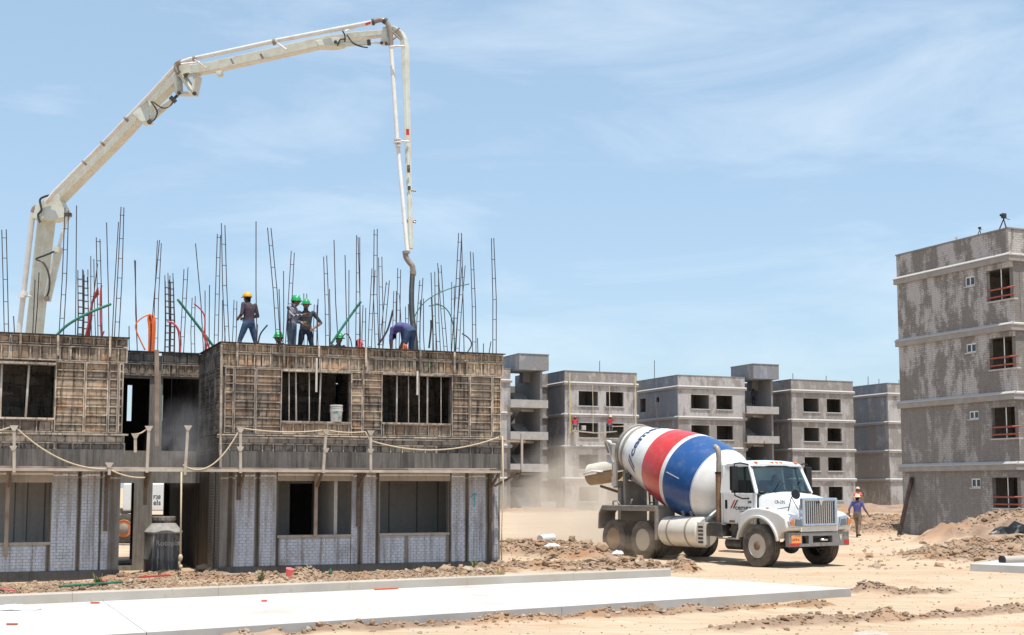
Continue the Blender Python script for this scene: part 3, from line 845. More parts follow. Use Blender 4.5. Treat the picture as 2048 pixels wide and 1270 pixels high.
# sprayed and painted marks on the shutters
def mark(txt, px, py, h, mat, off=-.016, wide=1.0, bold=.004):
    s, z = F(px, py, off)
    t = text_mb(txt, h*1.4, bold, sx=wide)
    xs = [p[0] for p in t.v]; zs_ = [p[1] for p in t.v]
    cx, cz = (min(xs)+max(xs))/2, (min(zs_)+max(zs_))/2
    t.v = [(s+p[0]-cx, off, z+p[1]-cz) for p in t.v]
    return t.build('painted_mark', mat, B)
for tx, px, py, h, mt in (('7',134,769,.10,'black_paint'),('7',187,769,.10,'black_paint'),('3',226,768,.10,'black_paint'),('6',28,678,.13,'black_paint'),('5',60,678,.13,'black_paint'),('7',85,706,.13,'orange_spray'),('1',95,706,.16,'orange_spray')):
    mark(tx, px, py, h, mt)
def arrow(px, py, h, mat, off=-.016):
    s, z = F(px, py, off); m = MB()
    for p in ([(-.018,-h/2),(.018,-h/2),(.018,h/2),(-.018,h/2)], [(-.09,.02),(-.06,.0),(.03,h/2-.01),(0,h/2+.03)], [(.09,.02),(.06,.0),(-.03,h/2-.01),(0,h/2+.03)]):
        m.add([(s+a, off - .0005*len(m.f), z+b) for a, b in p], [(0,1,2,3)])
    return m.build('painted_mark', mat, B)
for px, py, h, mt in ((613,722,.2,'blue_spray'),(651,724,.16,'green_spray'),(670,720,.2,'blue_spray'),(843,729,.12,'blue_spray'),(812,729,.14,'blue_spray'),(856,731,.13,'green_spray'),(771,705,.08,'green_spray'),(672,703,.09,'green_spray'),(949,1000,.30,'blue_spray'),(992,716,.1,'green_spray')):
    if py == 1000:
        s, z = F(px, py, -.024); m = MB()
        m.box(s-.012, -.026, z-.17, s+.012, -.0245, z+.17); m.beam((s-.10,-.0285,z+.07), (s+.01,-.0285,z+.17), .022,.003, up=(0,0,1)); m.beam((s+.06,-.0315,z+.11), (s,-.0315,z+.17), .02,.003, up=(0,0,1)); m.build('painted_mark', mt, B)
    else: arrow(px, py, h, mt)

# ------------------------------------------------------------------ bracket walkway with rope guard
WOFF = -.62
ZW = F(700, 938, WOFF)[1]
W = thing('bracket_walkway', 'timber plank walkway on brackets along the formwork building', 'walkway', C0, GRID)
x = Fs(-60, WOFF); xe = Fs(1002, WOFF)
i = 0
while x < xe:
    l = min(2.4, xe-x)
    for j in range(2):
        y0 = WOFF + j*.275
        m = MB(); dz = rnd.uniform(-.012,.012); d2 = rnd.uniform(-.015,.015)
        m.beam((x+.001, y0+.1375, ZW+dz), (x+l-.001, y0+.1375, ZW+dz+d2), .045, .274)
        m.build('plank', ('timber','timber_pale','timber','timber_dark')[(i+j) % 4], W)
    x += l; i += 1
m = MB(); m.beam((Fs(-60,WOFF), WOFF-.03, ZW-.05), (xe, WOFF-.03, ZW-.05), .06, .05); m.build('edge_beam', 'timber_pale', W)
for px, yb in ((15,1112),(212,1062),(477,1000),(631,1072),(716,1053),(980,1045),(290,1010)):
    s = F(px, 1000, -.04)[0]; zb = F(px, yb, -.05)[1]
    m = MB(); m.box(s-.04, -.10, zb, s+.04, -.05, ZW-.05); m.build('hanger_post', 'timber_dark' if px not in (15,631) else 'timber', W)
    m = MB(); m.beam((s+.02, -.08, ZW-.42), (s+.02, WOFF+.02, ZW-.06), .05, .04, up=(1,0,0)); m.beam((s, -.05, ZW-.06), (s, WOFF, ZW-.06), .06, .05); m.build('bracket', 'timber_dark', W)
POST = {}
for px, yt, yb, ln_ in ((28,852,945,0),(218,926,950,0),(297,853,945,-4),(270,868,905,0),(375,852,950,-6),(480,856,946,0),(651,860,946,-6),(740,862,945,0),(1003,872,948,0)):
    a = F(px, yt, WOFF); b = F(px+ln_, yb, WOFF)
    m = MB(); m.beam((a[0], WOFF-.05, a[1]), (b[0], WOFF-.05, b[1]), .06, .05, up=(1,0,0))
    m.build('guard_post', 'timber_pale', W)
    POST[px] = V((a[0], WOFF-.05, a[1]))
    m = MB(); m.prism([(-.09,.0),(.09,.0),(.03,-.11),(-.03,-.11)], (0,.04,0), (a[0], WOFF-.085, a[1]+.01)); m.build('post_gusset', 'timber_pale', W)
    if px in (28, 480, 651, 740):
        m = MB(); m.prism([(-.08,.0),(.08,.0),(.03,-.1),(-.03,-.1)], (0,.04,0), (a[0], WOFF-.085, a[1]-.42)); m.build('post_gusset', 'timber_pale', W)
# outrigger at the right end
e = F(1003, 938, WOFF); g = F(1042, 940, WOFF)
m = MB(); m.beam((e[0]-.3, WOFF, e[1]-.03), (g[0], WOFF, g[1]-.03), .07, .06); m.build('outrigger', 'timber_dark', W)
a = F(990, 972, -.1); m = MB(); m.beam((a[0], -.08, a[1]), (g[0]-.03, WOFF, g[1]-.06), .05, .05); m.build('brace', 'timber_dark', W)
a = F(1042, 868, WOFF); m = MB(); m.beam((a[0], WOFF-.05, a[1]), (g[0], WOFF-.05, g[1]), .05, .05, up=(1,0,0)); m.build('guard_post', 'timber_pale', W)
a = F(1000, 882, WOFF); b = F(1050, 883, WOFF); m = MB(); m.beam((a[0], WOFF, a[1]), (b[0], WOFF, b[1]), .05, .05); m.build('guard_rail', 'timber', W)
def Lw(s, y, z): return C0 + U3*s + V3*y + V((0,0,z))
def sag(a, b, d, n=16):
    a = V(a); b = V(b); return [a.lerp(b, i/n) - V((0,0,d*4*(i/n)*(1-i/n))) for i in range(n+1)]
def rope(pts, label, r=.018, mat='rope'):
    m = MB(); m.tube([Lw(*p) for p in pts], r, 6); return tag(m.build('safety_rope', mat, None, smooth=True), label, 'rope', 'ropes strung along the walkway')
pf = lambda px, py, off=WOFF-.05: V((F(px,py,off)[0], off, F(px,py,off)[1]))
rope(sag(pf(-60,872), POST[28], .03), 'short rope end leading off the picture from the leftmost post')
rope(sag(POST[28], pf(218,938), .25), 'rope drooping from the leftmost guard post to the low post by the recess')
rope(sag(pf(218,938), pf(290,955), .06), 'rope running from the low post into the recess')
rope(sag(POST[297], POST[270], .05, 8), 'short rope between the two posts in front of the recess')
rope(sag(pf(366,930), POST[480], .42), 'rope hanging in a deep loop left of the tall brick block corner')
rope(sag(POST[480], POST[651], .07), 'nearly straight rope below the window with the paint bucket')
rope(sag(POST[651], POST[740], .05, 8)[:-1] + sag(POST[651]*.0+pf(740,881), POST[1003], .28), 'long sagging rope to the right end of the walkway')
z0 = F(363, 944, WOFF-.06); z1 = F(361, 1115, WOFF-.06)
o = rope([(z0[0], WOFF-.06, z0[1]), (z0[0]+.01, WOFF-.06, (z0[1]+z1[1])/2), (z1[0], WOFF-.06, z1[1])], 'rope hanging straight down with a knot beside the water tank', .02)
m = MB(); kp = Lw(z1[0], WOFF-.06, z1[1]); m.ball(kp, (.05,.05,.08), 8, 6); m.ball(kp-V((.02,0,.12)), (.03,.03,.07), 8, 6); m.ball(kp-V((-.01,0,.2)), (.045,.04,.05), 8, 6); m.build('knot', 'rope', o, smooth=True)
z0 = F(1005, 872, WOFF-.1); z1 = F(1003, 1118, WOFF-.1)
rope([(z0[0], WOFF-.1, z0[1]), (z0[0]+.02, WOFF-.1, 2.0), (z0[0]-.02, WOFF-.1, 1.0), (z1[0], WOFF-.1, .25)], 'rope hanging to the ground at the right corner of the building', .018)

# bucket on the sill
s0, z0 = F(671, 845, .06)
bk = thing('plastic_bucket', 'white paint splashed bucket on the sill of an upper window opening', 'bucket', Lw(s0, .0, W1[2]+.036), GRID)
t = NT('bucket_white'); v = t.coord(False)
c = t.mix(t.ramp(t.noise(v, 9, 4, .6), .56, .62), (0.62,0.60,0.57), (0.10,0.34,0.30))
c = t.mix(t.ramp(t.noise(t.coord(False, (1,1,.6)), 7, 4, .6), .60, .64), c, (0.52,0.34,0.06)); t.out(c, .5)
plain('bucket_rim', (0.42,0.40,0.38), .5)
m = MB(); m.lathe([(.125,0),(.13,.01),(.145,.24),(.15,.25)], 20); m.build('pail', 'bucket_white', bk, auto=40)
m = MB(); m.lathe([(.15,.25),(.158,.252),(.156,.285),(.148,.29),(.15,.31),(.155,.313),(.153,.335),(.146,.34),(.148,.36),(.157,.363),(.157,.385),(.15,.40)], 20); m.build('stacked_pail_rims', 'bucket_rim', bk, auto=40)

# water tank
c = gnd(325, 1148); wt = thing('water_tank', 'dusty black water tank with cone top standing in the building recess', 'tank', Lw(F(325,1140,.7)[0], .7, 0), GRID)
t = NT('tank_black'); v = t.coord(False)
c = t.mix(t.ramp(t.noise(t.coord(False,(6,6,.5)), 2.2, 6, .65), .40, .66), (0.075,0.07,0.066), (0.22,0.205,0.19))
c = t.mix(t.mul(t.ramp(t.noise(t.coord(False,(9,9,.4)), 2.4, 5, .6), .60, .66), .8), c, (0.42,0.41,0.40)); t.out(c, .8)
plain('tank_top', (0.27,0.255,0.235), .85, var=.25)
m = MB(); m.lathe([(.41,0),(.42,.03),(.415,.34),(.425,.36),(.425,.40),(.415,.42),(.415,.92),(.42,.95),(.425,.97)], 36); m.build('shell', 'tank_black', wt, auto=40)
m = MB(); m.lathe([(.428,.972),(.43,1.0),(.27,1.19),(.245,1.2)], 36); m.build('cone', 'tank_top', wt, auto=30)
m = MB(); m.lathe([(.235,1.202),(.235,1.25),(.265,1.255),(.265,1.33),(.25,1.345)], 32); m.build('lid', 'form_dark', wt, auto=30)
t = text_mb('Rotoplas', .17, .004)
xs = [p[0] for p in t.v]; cx = (min(xs)+max(xs))/2
t.v = [(.428*sin((p[0]-cx)/.43+.18), -.428*cos((p[0]-cx)/.43+.18), .70+p[1]) for p in t.v]
plain('worn_letters', (0.34,0.33,0.32), .9, var=.3); t.build('lettering', 'worn_letters', wt)
# ------------------------------------------------------------------ four storey blocks across the site
FH = 2.7; ZBND = [2.73 + FH*i for i in range(4)]; ZPAR = 11.85
def swap(mb, x0):    # slab built in x-z becomes a slab in y-z at x = x0 (its front faces -x)
    mb.v = [(x0 + p[1], p[0], p[2]) for p in mb.v]; mb.f = [f[::-1] for f in mb.f]; return mb
def wing(root, s0, w=6.9, dep=7.6, pal=('block_wall',)*5, side='block_wall_side', sidewin=(), rightside=False, front=None):
    front = front or ((1.3,3.15),(3.9,5.6))
    zlo = -.6
    for k in range(4):
        zt = ZBND[k]; z0 = zlo if k == 0 else ZBND[k-1]
        hs = [(s0+a, s0+b, zt-1.88, zt-.64) for a, b in front]
        m = MB(); m.wall(s0, s0+w, z0, zt-.14, 0, .18, hs); m.build('wall', pal[k], root)
        for h in hs:
            m = MB(); m.box(h[0]-.08, -.07, h[2]-.09, h[1]+.08, .17, h[2]-.004); m.build('window_sill', 'sill', root)
        hs2 = [(a, b, zt-1.88+o0, zt-.64-o1) for a, b, o0, o1 in sidewin]
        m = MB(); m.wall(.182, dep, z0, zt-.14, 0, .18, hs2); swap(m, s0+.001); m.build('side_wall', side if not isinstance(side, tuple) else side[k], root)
        m = MB(); m.box(s0+w-.18, .182, z0, s0+w-.001, dep, zt-.14); m.build('side_wall', pal[k], root)
        # ledge between storeys
        m = MB(); m.box(s0-.12, -.12, zt-.14, s0+w+.12, dep, zt); m.build('ledge', 'ledge', root)
        m = MB(); m.prism([(-.135,zt+.003),(.0-.002,zt+.003),(-.002,zt+.15),(-.03,zt+.15),(-.135,zt+.05)], (w+.27,0,0), (s0-.135,0,0), (0,1,0), (0,0,1))
        m.prism([(-.135,zt+.003),(.0-.002,zt+.003),(-.002,zt+.148),(-.03,zt+.148),(-.135,zt+.05)], (0,dep+.13,0), (s0,-.13,0), (1,0,0), (0,0,1)); m.build('ledge_cap', 'ledge_top', root)
        # rooms behind the openings
        m = MB(); m.box(s0+.19, 3.0, z0, s0+w-.19, 3.1, zt-.15, 0); m.box(s0+w*.5-.05, .2, z0, s0+w*.5+.05, 2.99, zt-.15, 0)
        m.build('room_partition', 'lit_interior', root)
    m = MB(); m.wall(s0, s0+w, ZBND[3]+.036, ZPAR, 0, .15, []); m.build('parapet', pal[4], root)
    m = MB(); m.box(s0+.001, .152, ZBND[3]+.036, s0+.15, dep, ZPAR); m.build('parapet', side if not isinstance(side, tuple) else side[3], root)
    m = MB(); m.box(s0+w-.15, .152, ZBND[3]+.036, s0+w-.001, dep, ZPAR); m.build('parapet', pal[4], root)
    m = MB(); m.box(s0-.03, -.03, ZPAR+.003, s0+w+.03, .18, ZPAR+.06); m.box(s0-.03, .18, ZPAR+.003, s0+.18, dep, ZPAR+.06); m.box(s0+w-.18, .18, ZPAR+.003, s0+w+.03, dep, ZPAR+.058); m.build('coping', 'grey_soffit', root)
    m = MB(); m.box(s0+.18, dep-.15, zlo, s0+w-.18, dep, ZPAR); m.build('rear_wall', 'block_wall', root)
def rods(root, pts):
    for (s, y, h) in pts:
        m = MB(); m.tube([(s,y,ZBND[3]), (s+.03,y,ZPAR+h)], .03, 5); m.build('roof_rod', 'rebar', root)
def stair(root, s0, mats=('block_wall','landing')):
    # open stair between two wings: landings cantilever to the front, flights run back and up
    a, b = s0+.05, s0+2.55
    m = MB(); m.box(b, -.35, -.6, b+.2, 5.0, 11.72); m.build('stair_wall', 'grey_soffit', root)
    m = MB(); m.box(s0-.004, 5.0, -.6, s0+5.0, 5.2, ZBND[3]); m.build('stair_back', 'lit_interior', root)
    for k in range(3):
        z = 3.30 + 2.65*k
        m = MB(); m.box(a-.35, -.75, z, b+.55, .75, z+.12); m.box(a-.35, -.75, z+.12, b+.55, -.63, z+.66); m.box(b+.43, -.63, z+.12, b+.55, .6, z+.66); m.build('landing', mats[1], root)
        m = MB()
        for i in range(9):
            m.box(s0+1.3, .75+.30*i, z+.0+.15*i, b-.003, 1.06+.30*i, z+.12+.155*(i+1))
        m.prism([(.75,z-.05),(3.6,z+1.32),(3.6,z+1.1),(.75,z-.25)], (1.2,0,0), (s0+1.3,0,0), (0,1,0), (0,0,1)); m.build('stair_flight', 'landing', root)
        m = MB(); m.prism([(.75,z+.05),(3.6,z-1.3),(3.6,z-1.5),(.75,z-.15)], (1.2,0,0), (s0+.06,0,0), (0,1,0), (0,0,1)); m.build('stair_flight', 'grey_soffit', root)
    m = MB(); z = .3
    for i in range(10): m.box(s0+.9, -.6+.33*i, -.5, b-.003, -.27+.33*i, .25+.2*i)
    m.build('stair_flight', 'landing', root)
    m = MB(); m.box(b-.5, -1.6, -.5, b+.85, -.9, .85); m.build('stair_plinth', 'landing', root)
    # recessed bay with doorways beside the stair
    hs = []
    for k in range(4): hs.append((s0+3.0, s0+4.1, ZBND[k]-2.5, ZBND[k]-.45))
    m = MB(); m.wall(b+.2, s0+5.0, -.6, ZPAR, 3.4, 3.55, hs); m.build('recess_wall', mats[0], root)
    for k in range(4):
        m = MB(); m.box(b+.2, 3.25, ZBND[k]-.14, s0+4.99, 3.395, ZBND[k]+.03); m.build('ledge', 'ledge_top', root)
        m = MB(); m.box(b+.21, 3.6, ZBND[k]-.14, s0+4.98, 4.9, ZBND[k]); m.build('floor_slab', 'grey_soffit', root)
    # roof hood
    h0, h1 = s0+.45, b+.62
    m = MB(); m.box(h0, -.75, 11.75, h1, -.6, 13.05); m.box(h0, -.6, 11.75, h0+.15, 2.8, 13.05); m.box(h1-.15, -.6, 11.75, h1, 2.8, 13.05); m.box(h0, 2.8, 11.75, h1, 2.95, 13.05); m.box(h0+.15, -.6, 11.75, h1-.15, 2.8, 11.9)
    m.build('stair_hood', 'block_wall_side', root)
    m = MB(); m.box(h0-.04, -.79, 13.053, h1+.04, 2.99, 13.11); m.build('hood_coping', 'grey_soffit', root)
    m = MB(); m.box(h0+.1, 2.0, 10.9, h0+.4, 2.6, 11.75); m.build('hood_post', 'grey_soffit', root)
    m = MB(); m.box(b-.7, 1.6, 10.9, b-.01, 2.4, 11.75); m.build('hood_post', 'grey_soffit', root)
WA2 = V((4.47, 109.7, 0)); OA = WA2 - U3*11.9
OB = V((14.6, 114.0, 0)); OC = V((35.6, 122.9, 0))
BA = thing('apartment_block', 'grey apartment block left of the mixer truck with workers on a hanging plank', 'building', OA, GRID, 'grey four storey blocks')
wing(BA, 0, pal=('block_wall','block_wall','block_wall_pale','block_wall_pale','block_wall'))
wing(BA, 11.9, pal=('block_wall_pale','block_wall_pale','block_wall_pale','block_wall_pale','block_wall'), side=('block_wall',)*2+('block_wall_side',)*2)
stair(BA, 6.9); rods(BA, ((16.2,2,1.2),(13.5,5,.3)))
BB = thing('apartment_block', 'grey apartment block directly behind the mixer truck with open stairs in the middle', 'building', OB, GRID, 'grey four storey blocks')
sw = ((3.4,4.0,.75,.05),(5.9,7.0,.0,.0))
wing(BB, 0, pal=('block_wall','block_wall_pale','block_wall','block_wall_pale','block_wall_pale'), sidewin=sw)
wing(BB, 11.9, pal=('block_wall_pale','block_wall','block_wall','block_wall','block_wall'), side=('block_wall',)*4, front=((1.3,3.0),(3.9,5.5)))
stair(BB, 6.9); rods(BB, ((1.0,6,1.9),(14.2,3,.9),(18.0,3,.8)))
m = MB(); m.box(-.02, 7.602, -.6, 1.5, 12, ZPAR-.5); m.build('rear_wing', 'block_wall_side', BB)
BC = thing('apartment_block', 'grey apartment block half hidden behind the near tower at the right', 'building', OC, GRID, 'grey four storey blocks')
wing(BC, 0, pal=('block_wall','block_wall','block_wall','block_wall_pale','block_wall'), side=('block_wall','block_wall','block_wall_side','block_wall_side'), sidewin=((5.2,5.8,.65,.05),), front=((2.2,3.4),(4.2,5.6)))
rods(BC, ((1.4,3,.7),(.9,4,1.0),(3.0,2,.6),(3.3,2.2,.5),(-.1+.4,6,.4)))

# ------------------------------------------------------------------ near tower block at the right
OT = V((19.24, 49.72, 0))
def onside(px, py, org=OT):
    d = ray(px, py); t = (org-CAM).dot(U3)/d.dot(U3); p = CAM + d*t - org
    return p.dot(V3), p.z
TW = thing('tower_block', 'tall grey block at the right edge with red rails in its window openings', 'building', OT, GRID)
TD = 6.55
zb = [onside(1815, y)[1] for y in (931, 804, 679, 553)]
zpar = onside(1806, 509)[1]
big = [(984,2041,953,1016),(982,2036,814,876),(977,2032,674,738),(972,2027,536,599)]
big = [(1985,2042,955,1016),(1983,2037,814,876),(1979,2033,674,737),(1973,2027,537,600)]
small = [(1942,1961,957,975),(1938,1957,822,838),(1932,1952,687,705),(1930,1949,553,572)]
def srect(r):
    cy = (r[2]+r[3])/2; cx = (r[0]+r[1])/2
    a, b = onside(r[1], cy)[0], onside(r[0], cy)[0]
    return (a, b, onside(cx, r[3])[1], onside(cx, r[2])[1])
plain('white_frame', (0.75,0.75,0.74), .4, var=.05); plain('red_oxide', (0.36,0.09,0.055), .6, var=.2)
t = NT('window_glass'); t.out((0.03,0.04,0.05), .06, 0, .6)
tp = ('tower_wall','tower_wall','tower_wall_pale','tower_wall_pale')
for k in range(4):
    z0 = -.5 if k == 0 else zb[k-1]; zt = zb[k]
    H = srect(big[k]); h = srect(small[k])
    m = MB(); m.wall(0, TD, z0, zt-.16, 0, .18, [H, h]); swap(m, 0); m.build('wall', tp[k], TW)
    m = MB(); m.wall(.182, 7.0, z0, zt-.16, 0.001, .18, [(1.6,3.2,zt-1.9,zt-.65),(4.2,5.8,zt-1.9,zt-.65)]); m.build('wall', 'tower_wall', TW)
    m = MB(); m.box(-.11, -.11, zt-.26, 7.0, TD+.1, zt-.05); m.build('ledge', 'ledge', TW)
    m = MB(); m.box(-.14, -.14, zt-.05, -.003, TD+.12, zt-.02); m.prism([(-.14,zt-.02),(-.003,zt-.02),(-.003,zt+.07),(-.03,zt+.07)], (0,TD+.26,0), (0,-.14,0), (1,0,0), (0,0,1)); m.box(-.003, -.14, zt-.05, 7.0, -.003, zt-.002); m.prism([(-.14,zt-.002),(-.003,zt-.002),(-.003,zt+.068)], (7.003,0,0), (-.003,0,0), (0,1,0), (0,0,1)); m.build('ledge_cap', 'ledge_top', TW)
    m = MB(); m.box(3.0, .2, z0, 3.1, TD-.2, zt-.2); m.box(.2, TD*.5, z0, 2.99, TD*.5+.1, zt-.2); m.build('room_partition', 'lit_interior', TW)
    m = MB(); m.box(-.04, H[0]-.05, H[2]-.06, .17, H[1]+.05, H[2]-.003); m.build('window_sill', 'sill', TW)
    hz = H[3]-H[2]
    for q in (.12, .36):
        m = MB(); m.tube([(.03, H[0]-.02, H[2]+hz*q), (.03, H[1]+.02, H[2]+hz*q)], .035, 8); m.build('guard_rail', 'red_oxide', TW, smooth=True)
    m = MB(); m.tube([(.09, (H[0]+H[1])/2, H[2]), (.09, (H[0]+H[1])/2, H[3])], .02, 6); m.build('prop', 'white_frame', TW)
    wf = MB(); e = .045
    wf.box(.03, h[0], h[2], .09, h[1], h[2]+e); wf.box(.03, h[0], h[3]-e, .09, h[1], h[3]); wf.box(.03, h[0], h[2]+e, .09, h[0]+e, h[3]-e); wf.box(.03, h[1]-e, h[2]+e, .09, h[1], h[3]-e); mid = (h[0]+h[1])/2
    wf.box(.028, mid-e/2, h[2]+e, .088, mid+e/2, h[3]-e)
    wo_ = wf.build('window_frame', 'white_frame', TW)
    for y0, y1 in ((h[0]+e, mid-e/2), (mid+e/2, h[1]-e)):
        m = MB(); m.box(.055, y0+.002, h[2]+e+.002, .062, y1-.002, h[3]-e-.002); m.build('pane', 'window_glass', wo_)
    m = MB(); m.box(-.05, h[0]-.04, h[2]-.05, .1, h[1]+.04, h[2]-.003); m.build('window_sill', 'sill', TW)
m = MB(); m.box(0, 0, zb[3], .16, TD, zpar); m.build('parapet', 'tower_wall_pale', TW)
m = MB(); m.box(.162, 0.001, zb[3], 7, .16, zpar); m.build('parapet', 'tower_wall_pale', TW)
m = MB(); m.box(-.03, -.03, zpar+.003, .19, TD+.03, zpar+.06); m.box(.19, -.03, zpar+.003, 7, .19, zpar+.058); m.build('coping', 'grey_soffit', TW)
m = MB(); m.box(.17, .17, zb[3]-.2, 6.98, TD, zb[3]+.1); m.build('roof_slab', 'slab_grey', TW)
m = MB(); m.box(.2, TD-.16, -.5, 7.0, TD-.001, zpar); m.box(6.82, .2, -.5, 7.0, TD-.2, zpar); m.build('rear_wall', 'tower_wall', TW)
m = MB(); y = onside(1868, 900)[0]; m.box(-.012, y-.02, -.4, .0, y+.02, zb[1]-.27); m.build('downpipe_chase', 'grey_soffit', TW)
for px, pt, ln_ in ((2035,412,0),(2041,412,0),(2046,388,6)):
    d, z = onside(px, 452); d2, z2 = onside(px+ln_, pt)
    m = MB(); m.tube([(.5, d, zpar-.6), (.5, d2, z2)], .022, 6); m.build('roof_rebar', 'rebar', TW)
# tripod cameras on the roof
def tripod(px, py, h, label):
    d, z = onside(px, py)
    p = OT + V3*d + U3*.10 + V((0,0,zpar+.06))
    r = thing('tripod_camera', label, 'camera', p, 0.4, 'cameras on the tower roof')
    for i in range(3):
        a = 2*pi*i/3+.3
        m = MB(); m.tube([(0,0,h*.62), (.27*h*cos(a), .27*h*sin(a), 0.0)], .025*h+.008, 6); m.build('leg', 'dark_plastic', r)
    m = MB(); m.box(-.13*h, -.1*h, h*.68, .16*h, .1*h, h*.98); m.tube([(.0,0,h*.6),(0,0,h*.7)], .06*h, 8); m.build('body', 'dark_plastic', r, bevel=.02)
    m = MB(); m.tube([(-.13*h,0,h*.85),(-.26*h,0,h*.85)], .08*h, 10); m.build('lens', 'dark_plastic', r)
    m = MB(); m.tube([(.1*h,0,h*.7),(.5*h,.02,h*.62)], .02*h, 6); m.build('pan_handle', 'dark_plastic', r)
tripod(2004, 453, .62, 'larger black camera on tripod at the tower roof corner')
tripod(1956, 467, .32, 'small black camera on short tripod along the tower parapet')
m = MB(); d, z = onside(1909, 478); m.tube([(0,0,0),(.01,0,.18)], .02, 6); m.box(-.05,-.05,.10,.05,.05,.13); o = m.build('survey_marker', 'prop_steel'); o.location = OT+V3*d+U3*.1+V((0,0,zpar+.06)); tag(o, 'tiny pale marker post on the tower parapet left of the cameras', 'marker')
# leaning timber post beside the tower
pb = gnd(1796, 1064, .15); Yp = pb.y; ptp = at(1824, 955, Yp+.2)
m = MB(); m.beam(pb-V((0,0,.3)), ptp, .15, .15, up=(0,1,0)); m.beam(pb+V((.0,-.09,-.3)), ptp+V((0,-.09,0)), .07, .02, up=(0,1,0)); plain('rusty_steel', (0.055,0.036,0.028), .8, var=.4); o = m.build('leaning_post', 'rusty_steel', bevel=.01); tag(o, 'dark steel and timber post leaning left of the tower block', 'post')
# concrete blocks and sacks at the tower foot
def rubble_box(px, py, w, h, d, name, lab, mat, cat, rz=.2, z=.25):
    p = gnd(px, py, z); mm = MB(); mm.box(-w/2,-d/2,-.1,w/2,d/2,h)
    if name == 'block_stack':
        mm = MB()
        for i in range(2):
            for j in range(2): mm.box(-w/2+j*w/2+.01, -d/2, i*h/2, j*w/2-.01, d/2, (i+1)*h/2-.015)
    o = mm.build(name, mat, bevel=.01); o.location = p; o.rotation_euler = (0,0,rz); return tag(o, lab, cat)
rubble_box(1871, 1056, .32, .25, .3, 'concrete_block', 'beige block standing against the foot of the tower', 'plaster_beige', 'block')
rubble_box(1890, 1061, 1.0, .09, .35, 'plank_offcut', 'pale plank lying at the foot of the tower', 'timber_pale', 'plank', .3)
rubble_box(1947, 1058, .5, .22, .35, 'block_stack', 'grey hollow blocks stacked at the foot of the tower', 'ledge', 'block')
plain('plastic_sheet', (0.60,0.64,0.68), .5, var=.15)
def crumple(name, px, py, w, d, h, mat, label, cat, z=.12, Yov=None, seed=1):
    p = gnd(px, py, z) if Yov is None else at(px, py, Yov)
    m = MB(); n = 9; r_ = random.Random(seed)
    vs = []
    for j in range(n):
        for i in range(n):
            a, b = i/(n-1)*2-1, j/(n-1)*2-1
            e_ = max(0, 1-(a*a+b*b)*.8)
            vs.append((a*w/2*(1+r_.uniform(-.15,.15)), b*d/2*(1+r_.uniform(-.15,.15)), h*e_*r_.uniform(.3,1.1)))
    fs = [(j*n+i, j*n+i+1, (j+1)*n+i+1, (j+1)*n+i) for j in range(n-1) for i in range(n-1)]
    m.add(vs, fs); o = m.build(name, mat); o.location = p; return tag(o, label, cat)
crumple('plastic_sheet', 1910, 1066, 1.6, .8, .22, 'plastic_sheet', 'crumpled pale plastic sheet beside the grey hollow blocks', 'sheet', .2, seed=3)

# hanging plank with two painters ropes on the left block (block A)
def onA(px, py, off): 
    d = ray(px, py); t = (OA + V3*off - CAM).dot(V3)/d.dot(V3); return CAM + d*t
HP = thing('hanging_plank', 'suspended plank platform on the wall of the left grey block', 'platform', onA(1190, 862, -.6), GRID)
def hl(px, py, off=-.6): 
    p = onA(px, py, off) - HP.location; return V((p.dot(U3), p.dot(V3), p.z))
m = MB(); m.beam(hl(1143,861), hl(1190,866), .09, .35); m.beam(hl(1189,866), hl(1232,863), .09, .35); m.build('plank', 'timber_pale', HP)
m = MB(); m.beam(hl(1222,853), hl(1262,852), .07, .25); m.build('plank', 'timber_pale', HP)
for px, yt, mt, r_ in ((1140,746,'rope_yellow',.05),(1186,770,'rope',.028),(1219.5,772,'rope',.035),(1271,752,'rope_yellow',.05)):
    a = hl(px-1, yt, -.25); b = hl(px, 866 if px != 1271 else 852); m = MB(); m.tube([a, a.lerp(b,.5)+V((.03,0,0)), b], r_, 5); m.build('suspension_rope', mt, HP)
m = MB(); c = hl(1167,858); m.box(c.x-.18,c.y-.15,c.z-.1,c.x+.18,c.y+.15,c.z+.28); m.build('mortar_box', 'ledge_top', HP, bevel=.03)
